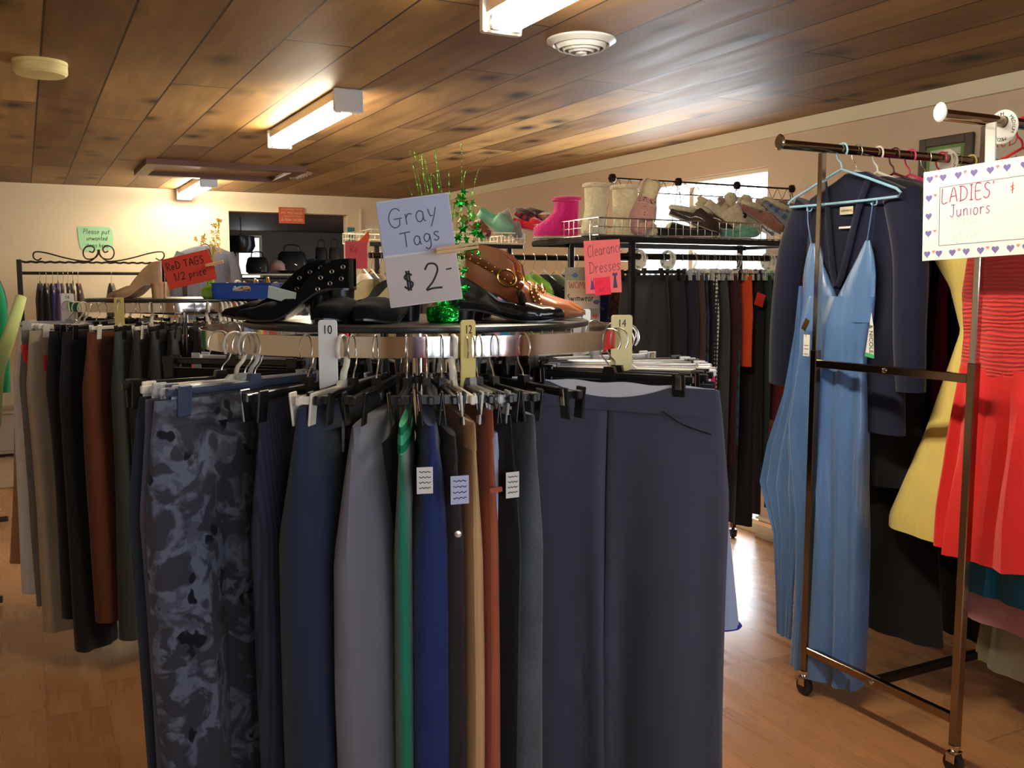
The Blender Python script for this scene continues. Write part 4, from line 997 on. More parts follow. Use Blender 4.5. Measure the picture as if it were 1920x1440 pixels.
# ================================================================ second round rack, left
LC = Vector((0.603, 4.241, 0)); LZ = EYE - .073 - .018; LT = EYE - .060
round_rack(LC, LZ, LT, 'farther round clothing rack at left with nude pumps on its top', Rt_=.39)
LW = 'the farther round rack'
def lhung(th, *a, **kw): return hung(th, *a, c=LC, z=LZ, where=LW, **kw)
soft = fabric('soft_black', (24, 23, 26))
lhung(TH(30, .67, LC), 'grey trousers at the far left edge of the farther round rack', 'wide:frost', 'frosted hanger at the far left of the farther ring', fabric('mid_grey_cloth', (104, 100, 96)), W=.42, L=1.06, T=.06, seed=60)
lhung(-80, 'tan trousers showing low behind the grey pair at far left', 'wide:frost', 'frosted hanger behind the far left grey trousers', fabric('tan_cloth', (150, 116, 80)), W=.36, L=1.0, T=.06, flare=.12, seed=61)
lhung(-70, 'white flared trousers with raw hem between grey and tan pairs', 'clip:clear', 'clear hanger holding the white trousers', fabric('white_cotton', (206, 204, 200)), W=.36, L=1.10, T=.05, flare=.05, seed=62)
o = lhung(TH(50, .66, LC), 'beige flared trousers with a red tag, farther round rack', 'wide:frost', 'frosted hanger with wide clip holding the beige trousers', fabric('beige_linen', (158, 142, 118)), W=.42, L=1.15, T=.06, Tb=.12, flare=.0, seed=63, fold=.012)
MB().box((.21, -.035, -.17), (.03, .004, .07), rot=(0, .2, 0), bev=.001).build('red_tag', plain('red_card', (206, 44, 32), .7), o, smooth=False)
cols = [(TH(92, .64, LC), 'black straight trousers with a small red tag beside the beige pair', 'soft_black', (24, 23, 26), 1.08), (TH(116, .64, LC), 'ribbed black trousers, longest of the farther rack', 'ribbed_black', (20, 20, 23), 1.2),
        (TH(156, .66, LC), 'dark rust brown corduroy trousers on the farther round rack', 'brown_corduroy', (86, 46, 26), 1.08), (TH(208, .66, LC), 'dark green grey trousers right of the rust brown pair', 'green_grey_cloth', (52, 58, 56), 1.14),
        (TH(248, .64, LC), 'brownish black jeans with rivets right of the green grey pair', 'black_denim', (38, 32, 32), 1.0), (TH(280, .64, LC), 'faded black jeans left of the leaning frosted hanger', 'faded_black', (34, 34, 38), 1.0),
        (TH(315, .64, LC), 'black satin trousers in the middle of the farther rack', 'black_satin', (18, 18, 22), .98), (TH(372, .64, LC), 'coal trousers with an orange red tag on the farther rack', 'coal_grey', (32, 32, 37), 1.0),
        (TH(410, .64, LC), 'deep navy trousers on the right front of the farther rack', 'deep_navy', (26, 28, 42), 1.0), (TH(450, .64, LC), 'plum black trousers at the right of the farther rack', 'plum_black', (40, 26, 34), 1.0)]
for k, (th, lb, mn, c, L) in enumerate(cols):
    o = lhung(th, lb, 'wide:frost' if k in (2, 4) else 'clip:black', ('frosted hanger' if k in (2, 4) else 'black clip hanger') + ' holding the ' + lb.split(',')[0].split(' on ')[0].split(' with ')[0].split(' beside')[0].split(' right of')[0], fabric(mn, c), W=.40, L=L, T=.07 if k < 4 else .06, Tb=.10 if k < 4 else .07, seed=70 + k, fold=.010)
    if k in (0, 7): MB().box((.20, -.035, -.20), (.014, .004, .06), bev=.001).build('red_tag', plain('red_card', (206, 44, 32), .7), o, smooth=False)
for k, th in enumerate([30, 38, 47, 56, 66, 76, 88, 100, 114, 128, 142, 156, 170, 185, 200, 215, 230, 243]):
    lhung(th, 'dark trousers at the back of the farther round rack, hidden by the front row', 'clip:black' if k % 2 else 'wide:frost', 'hanger hook at the back of the farther ring', soft if k % 3 else fabric('coal_grey', (32, 32, 37)), W=.34, L=.95, T=.05, seed=40 + k % 2, group='dark trousers at the back of the farther rack', band=False)
for k, px in enumerate((412, 420, 428, 438, 447, 457)):
    loc, rz = spot(LC, MR, LZ, TH(px, .45, LC)); hanger('wide:frost', .36, loc, rz, 'frosted hanger in the tight bunch at the right of the farther ring', group='frosted hangers bunched on the farther ring')
def ldiv(px, txt, lb, mat=None):
    r = rad(TH(px, .45, LC)); divider(txt, LC + r * MR + Vector((0, 0, LZ)), math.atan2(r.y, r.x) + math.pi / 2, lb, mat, w=.040, up=.040)
r = rad(-72); divider('14', LC + r * MR + Vector((0, 0, LZ)), RY + .1, 'white size 14 divider at the left of the farther ring', None, w=.05, up=.052)
ldiv(222, '0S', 'yellowed size divider marked 0S on the farther ring', M['cream']); ldiv(488, '6', 'cream size 6 divider at the right of the farther ring', M['cream'])
# on its tabletop
def ontop(px, py): return at(px, py, Z=LT)
nude = leather('nude_patent', (190, 150, 112), .2); bl = plain('black_lining', (30, 28, 28), .7)
for i, (px, py, lb) in enumerate(((196, 560, 'front glossy nude pump with black lining on the farther rack top'), (206, 559, 'rear glossy nude pump beside its mate on the farther rack top'))):
    a = 2.5 if i == 0 else 6; q = ontop(px, py)
    r, u = shoe('pump', lb, nude, q + Rt * .245 * math.cos(math.radians(a)) + Vector((0, 0, .001)), RY + math.pi - math.radians(a), L=.235, heel=.06, counter=.09, side=.055, throat=.55, point=.45, vamp=.050, heel_kind='block', lining=bl, solemat=nude)
def loosesign(name, label, c, w, h, roll, mat, D=None, yaw=0.0):
    r = empty(name, c, (0, roll, RY + yaw), label, 'sign'); MB().box((0, 0, 0), (w, .002, h)).build('board', mat, r, smooth=False); return r
r = loosesign('price_sign', 'tilted red card reading RED TAGS 1/2 price, clipped to the green bottle', at(355, 505, D=3.82), .200, .122, math.radians(-13), plain('red_paper', (204, 62, 44), .8))
b = MB(); scrawl(b, 'ReD TAGS', -.088, .012, .030, .0035, y=-.0018, xs=.92); scrawl(b, '1/2 price', -.066, -.034, .030, .0035, y=-.0018, xs=.92); b.build('lettering', M['ink'], r, smooth=False)
clothespin(at(402, 494, D=3.79), (0, math.radians(-12), RY), 'wooden clothespin holding the red card')
q = ontop(396, 560)
r = empty('vase', q, 0, 'lime green faceted bottle vase on the farther rack top', 'vase')
gl = plain('lime_glass', (150, 210, 60), .15)
MB().lathe([(.028, 0), (.037, .008), (.037, .034), (.030, .046), (.015, .054), (.014, .095), (.018, .112), (.015, .112), (.011, .095)], 8, caps=False).build('bottle', gl, r, smooth=False)
r2 = empty('artificial_flowers', q + Vector((0, 0, .09)), 0, 'spray of yellow artificial flowers standing in the lime green bottle', 'flowers')
rnd = random.Random(3); ym = plain('yellow_petals', (236, 190, 40), .6)
for k in range(26):
    t = rnd.random(); px, py = lerp(400, 404, t) + rnd.gauss(0, 3 + 7 * (1 - t) * t * 2), lerp(500, 412, t)
    if k < 5: px, py = 410 + rnd.gauss(0, 3), 420 + rnd.gauss(0, 5)
    if 5 <= k < 10: px, py = 378 + rnd.gauss(0, 8), 450 + rnd.gauss(0, 4)
    p = at(px, py, D=3.82 + rnd.uniform(-.02, .02)) - q - Vector((0, 0, .09)); b = MB()
    for j in range(5):
        a = j * 1.2566 + k; s = rnd.uniform(.006, .010)
        b.add([(0, 0, 0), (s * math.cos(a - .4), s * math.sin(a - .4), .003), (s * 1.6 * math.cos(a), s * 1.6 * math.sin(a), .0), (s * math.cos(a + .4), s * math.sin(a + .4), .003)], [(0, 1, 2, 3)], Matrix.Translation(p) @ Euler((1.4 + rnd.uniform(-.5, .5), 0, rnd.uniform(-1, 1))).to_matrix().to_4x4())
    b.build('blossom', ym, r2, smooth=False)
b = MB()
for px, py in ((410, 425), (403, 450), (380, 452), (398, 470), (392, 460)): b.tube(catmull([(0, 0, 0), tuple((at(398, 490, D=3.82) - q - Vector((0, 0, .09)))), tuple(at(px, py, D=3.82) - q - Vector((0, 0, .09)))], 4), .0012, 5)
b.build('stem', plain('yellow_green_stem', (170, 170, 50), .6), r2)
for px, py in ((376, 458), (384, 455), (370, 462)):
    pass
# blue tray of sandals
q = ontop(464, 560)
r = empty('storage_tray', q, RY, 'shallow royal blue plastic tray with a slot handle on the farther rack', 'tray')
bm = plain('royal_blue_plastic', (22, 66, 150), .35); w, d, h = .235, .17, .062; b = MB()
b.box((0, 0, .003), (w - .03, d - .03, .006))
for s in (-1, 1): b.box((s * (w / 2 - .008), 0, h / 2), (.004, d, h), rot=(0, s * .12, 0))
b.box((0, d / 2 - .008, h / 2), (w, .004, h), rot=(-.12, 0, 0))
y = -d / 2 + .008
b.box((-w / 4 - .018, y, h / 2), (w / 2 - .036, .004, h), rot=(.12, 0, 0)); b.box((w / 4 + .018, y, h / 2), (w / 2 - .036, .004, h), rot=(.12, 0, 0)); b.box((0, y + .002, .016), (.072, .004, .032), rot=(.12, 0, 0)); b.box((0, y - .002, h - .005), (.072, .004, .012), rot=(.12, 0, 0))
for s in (-1, 1): b.box((0, s * (d / 2 + .0), h), (w + .012, .010, .004)); b.box((s * (w / 2 + .0), 0, h), (.010, d, .004))
b.build('body', bm, r, smooth=False)
for k, (dx, dz, c, lb) in enumerate(((-.06, .03, (222, 216, 196), 'off white sandal lying in the blue tray'), (.01, .036, (196, 156, 96), 'tan sandal lying in the middle of the blue tray'), (.06, .042, (186, 150, 70), 'gold strapped sandal at the right end of the blue tray'))):
    s = empty('sandal', q + Rt * dx + Fh * .01 + Vector((0, 0, dz)), (0, math.radians(-14), RY + .3 * k - .2), lb, 'sandal')
    mm = leather('sandal_leather_%s' % 'abc'[k], c, .4)
    MB().prism([(-.055 + .0, 0), (-.02, .004), (.03, -.002), (.06, .004), (.06, .012), (.03, .007), (-.02, .013), (-.055, .012)], .055).build('footbed', mm, s)
    for x in (-.02, .025): MB().tube(catmull([(x, -.028, .008), (x + .004, -.018, .032), (x + .004, .018, .032), (x, .028, .008)], 5), .005, 8).build('strap', mm, s)

# ================================================================ wrought iron rail against the back wall
IY = 8.95
xa, xb = at(36, 500, Y=IY).x, at(345, 500, Y=IY).x; z1, z2 = at(36, 491, Y=IY).z, at(36, 512, Y=IY).z
r = empty('wrought_iron_rack', ((xa + xb) / 2, IY, 0), 0, 'wrought iron garment rail with scrollwork top against the back wall', 'clothing rack')
h = (xb - xa) / 2
for s in (-1, 1):
    MB().box((s * h, 0, (z1 + .02) / 2), (.04, .03, z1 + .02), bev=.004).build('post', M['iron'], r, smooth=False)
    MB().box((s * h, 0, .02), (.05, .46, .04), bev=.006).build('foot', M['iron'], r, smooth=False)
MB().tube([(-h, 0, z2), (h, 0, z2)], .013, 12).build('rail', M['iron'], r)
MB().tube([(lerp(-h, h, k / 60), .004 * math.cos(k * 1.9), z1 + .004 * math.sin(k * 1.9)) for k in range(61)], .009, 8).build('twisted_bar', M['iron'], r)
cx = (at(185, 480, Y=IY).x - (xa + xb) / 2)
def ip(px, py): p = at(px, py, Y=IY); return (p.x - (xa + xb) / 2, 0, p.z)
S = []
left = [(78, 480), (74, 474), (66, 474), (61, 481), (64, 488), (72, 489), (80, 483), (78, 476), (70, 473)][::-1]
def spiral(cx_, cy_, r0, r1, a0, turns, n=22): return [ip(cx_ + lerp(r0, r1, k / n) * math.cos(a0 + turns * 6.283 * k / n), cy_ + lerp(r0, r1, k / n) * math.sin(a0 + turns * 6.283 * k / n)) for k in range(n + 1)]
for s in (-1, 1):
    X = lambda x: 185 + s * (x - 185) if s < 0 else x
    mir = lambda px: px if s < 0 else 370 - px
    L1 = [ip(mir(p[0]), p[1]) for p in ((78, 484), (70, 488), (63, 483), (63, 475), (70, 472), (90, 475), (120, 483), (150, 489), (170, 489), (182, 478), (184, 468))]
    L2 = [ip(mir(p[0]), p[1]) for p in ((185, 474), (180, 482), (170, 486), (160, 484), (156, 474), (160, 464), (170, 461), (177, 466), (174, 473), (167, 471))]
    for nm, P_ in (('long_scroll', L1), ('small_scroll', L2)): MB().tube(catmull(P_, 5), .006, 8).build(nm, M['iron'], r)
items = [(74, 'black_rayon', (26, 24, 26), 'black blouse'), (86, 'charcoal_knit', (50, 48, 50), 'charcoal top'), (98, 'indigo_print', (52, 48, 92), 'indigo print top'), (108, 'dusty_violet', (96, 84, 118), 'dusty violet top'), (118, 'ash_knit', (140, 132, 124), 'ash grey knit top'), (127, 'ink_blue', (34, 38, 62), 'ink blue top'), (136, 'oatmeal_knit', (176, 164, 142), 'oatmeal knit top'), (146, 'espresso_cloth', (58, 42, 36), 'espresso top'), (208, 'smoke_cloth', (70, 68, 70), 'smoke grey blouse on its own')]
for k, (px, mn, c, lb) in enumerate(items):
    p = at(px, 512, Y=IY); loc = Vector((p.x, IY, z2)); rz = math.pi / 2
    hanger('shirt:' + ('black' if k % 3 == 0 else 'tan'), .40, loc, rz, 'hanger carrying the ' + lb + ' on the iron rail')
    garment('top', 'top', lb + ' hanging on the wrought iron rail', fabric(mn, c), loc, rz, shoulders_rows(.42, .72, .06), seed=100 + k, n=26, m=18)
# grey jacket on the wall beside the doorway
p = at(384, 462, Y=WY - .12)
loc = Vector((p.x, WY - .14, p.z + .09))
MB().tube([(0, .14, .03), (0, .02, .03), (0, 0, .045)], .006).build('coat_hook', M['iron'], None, loc=loc - Vector((0, 0, .02)))
tag(bpy.data.objects['coat_hook'], 'iron coat hook on the back wall above the grey jacket', 'hook')
hanger('shirt:black', .42, loc, 0, 'black hanger under the dark grey jacket on the back wall')
o = garment('jacket', 'jacket', 'dark grey jacket hanging on the back wall left of the doorway', fabric('grey_fleece', (76, 76, 86)), loc, 0, shoulders_rows(.50, .62, .10), seed=120)
for s in (-1, 1): sleeve(o, [(s * .20, 0, -.16), (s * .27, 0, -.34), (s * .27, -.01, -.66)], .062, .045, fabric('grey_fleece', (76, 76, 86)))
# green shirt rack at the very left
r = empty('straight_clothing_rack', (-.40, 5.6, 0), 0, 'straight garment rail at the far left edge holding the green shirt', 'clothing rack')
MB().tube([(0, -.85, 1.66), (0, .85, 1.66)], .015, 12).build('rail', M['gun'], r)
for s in (-1, 1):
    MB().tube([(0, s * .83, .05), (0, s * .83, 1.66)], .014, 12).build('post', M['gun'], r); MB().box((0, s * .83, .03), (.5, .03, .03), bev=.004).build('foot', M['gun'], r, smooth=False)
gm = fabric('kelly_green_cotton', (12, 112, 66))
for k, (yy, mn, c, nm, lb) in enumerate(((4.87, '', None, 'shirt', 'kelly green long sleeved shirt cut by the left edge'), (5.0, 'soft_black', (24, 23, 26), 'shirt', 'black shirt behind the kelly green one at the left edge'), (5.15, 'grape', (52, 40, 60), 'shirt', 'grape coloured shirt behind the black one at the left edge'))):
    mm = gm if k == 0 else fabric(mn, c); loc = Vector((-.40 + .1 * (k == 0), yy, 1.66)); loc.x = -.40
    hanger('shirt:white', .42, loc, 0, 'white hanger inside the ' + lb.split(' ')[0] + ' shirt at the left edge')
    o = garment(nm, 'shirt', lb, mm, loc, 0, shoulders_rows(.50, .66 if k == 0 else .95, .10), seed=130 + k)
    for s in (-1, 1): sleeve(o, [(s * .21, 0, -.155), (s * .27, 0, -.30), (s * (.275 if k == 0 else .25), -.02, -.60 - .1 * (k == 0))], .065, .05, mm)
# pale green scarf draped from the left end of the farther rack
c_ = catmull([at(40, 556, D=4.22), at(30, 590, D=4.1), at(14, 640, D=4.0), at(-6, 700, D=3.95), at(-14, 800, D=3.95)], 6)
o = MB().tube(c_, [lerp(.022, .032, i / (len(c_) - 1)) for i in range(len(c_))], 10, flat=.35, up=(0, 1, 0)).build('scarf', fabric('pale_green_knit', (172, 184, 120)), None)
tag(o, 'pale yellow green scarf trailing down at the left edge', 'scarf')
# low cabinet and rug beyond
o = empty('low_cabinet', (-.55, WY - .22, 0), 0, 'low pale grey cabinet against the back wall at far left', 'cabinet'); cm = plain('pale_grey_paint', (176, 168, 156), .6)
MB().box((0, 0, .19), (1.1, .38, .34), bev=.006).build('body', cm, o, smooth=False); MB().box((0, 0, .375), (1.14, .42, .025), bev=.004).build('top', cm, o, smooth=False)
for s in (-1, 1): MB().box((s * .27, -.195, .19), (.5, .012, .28), bev=.004).build('door', cm, o, smooth=False)
MB().box((0, 0, .012), (1.0, .34, .024)).build('plinth', M['gun'], o, smooth=False)
o = MB().box((-.5, 8.2, .006), (1.0, 1.3, .012), bev=.004).build('rug', fabric('beige_rug', (150, 124, 92), weave=90, var=.3), None, smooth=False); tag(o, 'beige rug on the floor in front of the low cabinet', 'rug')
# ================================================================ wire basket racks along the middle right
AY, AX0, AX1, AZ = 3.60, 2.27, 3.62, 1.665     # front plane, ends, deck height
def wire_basket(parent, x0, x1, y0, y1, z, h, step=.042, name='basket', mat=None, lean=0.0):
    mat = mat or M['wire']; b = MB(); r = .0022
    for zz, rr in ((z, .0032), (z + h, .0038), (z + h * .5, .0018)):
        b.tube([(x0, y0, zz), (x1, y0, zz), (x1, y1, zz), (x0, y1, zz)], rr, 6, close=True)
    n = int((x1 - x0) / step)
    for k in range(n + 1):
        x = lerp(x0, x1, k / n); b.tube([(x, y0, z + h), (x, y0, z), (x, y1, z), (x, y1, z + h)], r, 5)
    m = int((y1 - y0) / step)
    for k in range(1, m):
        y = lerp(y0, y1, k / m); b.tube([(x0, y, z + h), (x0, y, z), (x1, y, z), (x1, y, z + h)], r, 5)
    return b.build(name, mat, parent, smooth=False)
r = empty('display_rack', ((AX0 + AX1) / 2, AY + .3, 0), 0, 'black display rack with chrome wire basket of slippers over hanging skirts', 'clothing rack')
ox, oy = (AX0 + AX1) / 2, AY + .3
wire_basket(r, AX0 - ox, AX1 - ox, -.3, .3, AZ, .075)
b = MB(); b.box((0, -.3, AZ - .018), (AX1 - AX0, .03, .028), bev=.003); b.box((0, .3, AZ - .018), (AX1 - AX0, .03, .028), bev=.003)
for s in (-1, 1): b.box((s * (AX1 - AX0) / 2, 0, AZ - .018), (.025, .6, .02), bev=.003)
b.build('deck_frame', M['black'], r, smooth=False)
RZ = 1.575
MB().tube([(AX0 - ox, -.24, RZ), (AX1 - ox, -.24, RZ)], .015, 14).build('rail', M['gun'], r)
for x in (2.47 - ox, AX1 - .06 - ox):
    for y in (-.27, .27):
        MB().box((x, y, (AZ + .06) / 2), (.025, .025, AZ - .06), bev=.002).build('post', M['black'], r, smooth=False)
        MB().lathe([(.006, .07), (.010, .055), (.022, .05), (.024, .03), (.022, .01), (.008, .0)], 14, c=(x, y, 0)).build('caster', M['black'], r)
    MB().box((x, 0, .14), (.02, .52, .02), bev=.002).build('stretcher', M['chrome'], r, smooth=False)
for s in (2.47 - ox, AX1 - .06 - ox): MB().box((s, -.255, RZ), (.02, .02, .04)).build('bracket', M['black'], r, smooth=False)
# upper truss with knobs
KY = 3.86 - oy; kx = [at(px, 342, Y=3.86).x - ox for px in (1148, 1272, 1382, 1485)]; kz = 1.948
MB().tube([(kx[0], KY, kz), (kx[3], KY, kz)], .005, 8).build('truss_bar', M['gun'], r)
for x in kx: MB().lathe([(.002, -.022), (.014, -.018), (.021, 0), (.014, .018), (.002, .022)], 16, c=(x, KY, kz)).build('knob', M['gun'], r)
b = MB(); n = 34
for k in range(n):
    a, c = lerp(kx[0], kx[3], k / n), lerp(kx[0], kx[3], (k + 1) / n); b.tube([(a, KY, kz if k % 2 else kz - .06), (c, KY, kz - .06 if k % 2 else kz)], .0016, 5)
b.tube([(kx[0], KY, kz - .06), (kx[3], KY, kz - .06)], .003, 6)
for x in kx: b.tube([(x - .05, KY, AZ), (x, KY, kz), (x + .05, KY, AZ)], .003, 6)
b.build('truss_wire', M['gun'], r, smooth=False)

# clothes on the front rail
def onrail(X, kind, cat, lb, mat, L, hw=.19, t=.035, hem=1.05, hk='clip:black', hd=None, top=-.085, hdist=None, seed=0, Y=AY + .06, z=RZ, shirt=False, fold=.008, rz=math.pi / 2, hl=None, hemw=None):
    loc = Vector((X, Y, z)); hanger(hk, .36 if not shirt else .40, loc, rz, hl or ('hanger holding the ' + lb.split(',')[0]))
    rows = [(top, 0, hw * .92, t * .35), (top - .04, 0, hw * .96, t * .45), (top - .2, 0, hw * 1.06, t * .5), (top - L, 0, hw * hem, t * .62)] if not shirt else shoulders_rows(hw * 2.1, L, t * 1.6, hem=hem)
    return garment(kind, cat, lb, mat, loc, rz, rows, fold=fold, freq=2.6, seed=seed, n=30, m=18)
def nx(px, Y=AY - .14): return at(px, 700, Y=Y).x
dots = dots_mat('dotted_knit', (24, 26, 34), (190, 190, 170), 55)
nfl = floral_mat('navy_floral', (28, 34, 58), (40, 60, 84), (70, 90, 130), 22)
plaid = plaid_mat('teal_plaid', (36, 60, 88), (30, 84, 100), (20, 30, 56), 16)
paisley = floral_mat('red_paisley', (196, 64, 44), (176, 110, 60), (56, 32, 34), 20)
SK = [
 (1262, 'skirt', 'long black knit skirt, first on the display rack rail', fabric('soft_black', (24, 23, 26)), 1.28, .05),
 (1290, 'skirt', 'plain black skirt second from the rack post', fabric('faded_black', (30, 29, 32)), 1.27, .03),
 (1312, 'skirt', 'midnight purple skirt between black and brown ones', fabric('midnight_purple', (32, 28, 46)), 1.1, .035),
 (1324, 'skirt', 'thin dark brown suede skirt', fabric('dark_suede', (70, 52, 44)), 1.1, .02),
 (1334, 'skirt', 'dark blue speckled skirt left of the dotted one', nfl, 1.0, .025),
 (1350, 'skirt', 'black and pale yellow dotted skirt', dots, 1.05, .026),
 (1372, 'skirt', 'dark grey wool skirt right of the dotted one', fabric('dark_grey_wool', (56, 58, 60)), .95, .04),
 (1388, 'skirt', 'dark wine red skirt left of the orange one', fabric('wine_cloth', (56, 22, 28)), .9, .03),
 (1416, 'skirt', 'bright orange red skirt on the display rack', fabric('orange_red_cloth', (198, 70, 36)), .43, .045),
 (1436, 'skirt', 'black ponte skirt right of the orange red one', fabric('soft_black', (24, 23, 26)), 1.15, .035),
 (1452, 'skirt', 'dark forest green skirt with a red tag', fabric('forest_green', (40, 50, 46)), 1.0, .035),
 (1470, 'skirt', 'maroon skirt near the right end of the display rack', fabric('maroon_cloth', (84, 26, 34)), .7, .035)]
for k, (px, kind, lb, mm, L, t) in enumerate(SK):
    hk = ['clip:black', 'clip:black', 'wide:clear', 'clip:clear', 'clip:frost', 'clip:clear', 'clip:clear', 'clip:frost', 'clip:tan', 'clip:clear', 'clip:green', 'clip:clear'][k]
    o = onrail(nx(px) - t / 2, kind, 'skirt', lb, mm, L, t=t, hk=hk, seed=200 + k)
    if k in (8, 10): MB().box((-.19 - .02 * (k == 8), -.03, -.20), (.004, .05, .06), rot=(.3, 0, 0)).build('red_tag', plain('red_card', (206, 44, 32), .7), o, smooth=False)
onrail(3.10, 'dress', 'dress', 'black knee length dress hanging below the orange red skirt', fabric('soft_black', (24, 23, 26)), 1.22, hw=.15, t=.05, seed=220)
onrail(2.98, 'dress', 'dress', 'teal plaid dress whose hem shows beside the grey wool skirt', plaid, .80, hw=.18, t=.03, seed=221)
onrail(3.40, 'skirt', 'skirt', 'red paisley flared skirt at the right end of the display rack', paisley, 1.02, hw=.17, t=.12, hem=1.45, seed=222, Y=AY + .02)
onrail(3.50, 'skirt', 'skirt', 'ruffled black skirt behind the red paisley one', fabric('soft_black', (24, 23, 26)), 1.22, hw=.17, t=.10, seed=223, fold=.02)
for px, Y, lb in ((1198, AY + .06, 'clear size disc above the rack post'), (1252, AY + .06, 'second clear size disc from the rack post'), (1441, AY + .06, 'pale size disc at the right end of the display rack rail')):
    disc_divider(Vector((at(px, 480, Y=Y).x, Y, RZ)), -math.pi / 2 + .25, lb, 'MEDIUM' if px != 1198 else 'SMALL', .046, M['frost'])
for k in range(14):
    X = at(1300 + k * 10.5, 480, Y=AY + .06).x + .006
    hanger('clip:clear' if k % 3 else 'clip:frost', .36, Vector((X, AY + .06, RZ)), math.pi / 2, 'spare clear hanger between the skirts on the display rack', group='clear hangers on the display rack rail')

# slippers and boots in the basket (front unit)
Zb = AZ + .006
def inb(px, py_unused, Y): p = at(px, 430, Y=Y); return Vector((p.x, Y, Zb))
VR = RY
soft_boot('magenta plush slipper boot at the left end of the wire basket', M['fuzz_magenta'], inb(1062, 0, 3.95), VR + math.pi - .2, H=.185)
cream_k = fuzzy('cream_cable_knit', (220, 206, 168))
soft_boot('left cream cable knit slipper boot in the basket corner', cream_k, inb(1116, 0, 3.78), VR - 1.9, H=.235)
soft_boot('right cream cable knit slipper boot beside its mate', cream_k, inb(1172, 0, 3.78), VR - .5, H=.235)
pinkst = fuzzy('pink_sequin_knit', (196, 146, 134))
r, u = shoe('slipper', 'dusty pink slipper sprinkled with studs, standing on its toe', pinkst, inb(1262, 0, 3.72) + Vector((0, -.02, .03)), VR + math.radians(0), L=.235, W=.10, heel=0, counter=.05, side=.045, throat=.3, vamp=.075, toe=.05, point=.2, lining=M['fuzz_cream'], solemat=plain('slipper_sole', (150, 140, 125), .8), rot=(math.radians(0), math.radians(-112)), cat='slipper')
r.rotation_euler = Euler((0, 0, 0)); 
Mx = Matrix.Rotation(VR, 3, 'Z') @ Matrix.Rotation(math.radians(14), 3, 'Y') @ Matrix(((0, 1, 0), (0, 0, -1), (-1, 0, 0))) 
r.rotation_euler = Mx.to_euler(); r.location = at(1222, 336, Y=3.66); r.scale = (1.12, 1.2, 1.1)
rnd = random.Random(8)
studs(u, [(rnd.uniform(.07, .21), rnd.uniform(-.028, .028), .0) for _ in range(0)], M['gun'])
for _ in range(40):
    x = rnd.uniform(.085, .215); yv = rnd.uniform(-.034, .034); q = (x - .07) / .165
    z = lerp(.078, .052, q) * math.sqrt(max(.05, 1 - (yv / .05) ** 2)) + .001
    MB().lathe([(.0026, 0), (.002, .001), (.0006, .0018)], 6).build('stud', M['gun'], u, loc=(x, yv, z))
moc = leather('dark_brown_suede', (54, 38, 32), .8)
def leaning(label, mat, px, py, Y, tilt, yaw, **kw):
    """slipper propped heel-up in the basket, toe pointing down"""
    p = at(px, py, Y=Y); L_ = kw.get('L', .24)
    if Y < 4.1: p.z = Zb + .012 + L_ * math.sin(math.radians(tilt)); p.x = at(px, 380, Y=Y).x
    return slipper(label, mat, p, VR + yaw, rot=(0, math.radians(tilt)), **kw)
leaning('front dark brown moccasin slipper with white fleece cuff', moc, 1252, 375, 3.72, 22, -.1, cuff=M['fuzz_white'], L=.25, high=.085)
leaning('second dark brown moccasin slipper with white fleece cuff', moc, 1290, 368, 3.79, 24, -.1, cuff=M['fuzz_white'], L=.25, high=.085)
for i, (px, Y) in enumerate(((1322, 3.74), (1352, 3.80))):
    r = leaning(('front' if i == 0 else 'rear') + ' off white plush animal slipper with black button nose', M['fuzz_white'], px - 4, 366, Y, 36, -.1, L=.24, high=.11)
    MB().lathe([(.014, 0), (.012, .005), (.004, .008)], 16).build('nose', M['black'], r, loc=(.185, -.03, .075), rot=(math.pi / 2, .5, 0))
    MB().lathe([(.03, 0), (.034, .02), (.02, .04), (.004, .046)], 14).build('ear', M['fuzz_white'], r, loc=(.08, -.02, .09), rot=(-.3, .4, 0))
dp = fuzzy('dusty_rose_fleece', (160, 110, 100)); bp = plaid_mat('blue_plaid_fleece', (110, 126, 146), (70, 90, 120), (150, 156, 160), 26)
leaning('dusty rose slipper with pale cuff, left one of the pair', dp, 1384, 385, 3.70, 34, -.15, cuff=M['fuzz_white'], L=.24)
leaning('dusty rose slipper with pale cuff, right one of the pair', dp, 1402, 382, 3.77, 34, -.15, cuff=M['fuzz_white'], L=.24)
leaning('blue plaid slipper leaning toe down near the basket end', bp, 1425, 366, 3.70, 42, -.1, L=.24, cuff=M['fuzz_white'])
leaning('tan camouflage slipper beside the blue plaid one', floral_mat('camo_fleece', (140, 124, 88), (108, 96, 66), (84, 74, 52), 20), 1442, 362, 3.78, 38, -.1, L=.24, cuff=M['fuzz_white'])
leaning('grey slipper at the right end of the basket', fuzzy('grey_fleece_b', (150, 152, 156)), 1462, 385, 3.68, 30, -.1, L=.21)
for k_, (px_, c_, nm_) in enumerate(((1302, (196, 180, 146), 'oatmeal'), (1340, (150, 130, 120), 'mushroom brown'), (1376, (214, 206, 190), 'ivory'), (1412, (180, 150, 140), 'pale rose'), (1455, (120, 104, 84), 'khaki'))):
    leaning(nm_ + ' fleece slipper in the second row behind the basket front', fuzzy('fleece_%d' % k_, c_), px_, 360, 3.84 - .01 * k_, 40, -.2 + .1 * k_, L=.25, cuff=fuzzy('fleece_%d_cuff' % k_, c_))
slipper('charcoal felt slipper lying flat under the brown moccasins', fuzzy('charcoal_felt', (52, 48, 48)), inb(1262, 0, 3.70), VR + .15, L=.24, high=.09)
slipper('dark plum slipper lying flat behind the charcoal felt one', fuzzy('plum_felt', (64, 40, 50)), inb(1290, 0, 3.80), VR + .1, L=.24, high=.10)
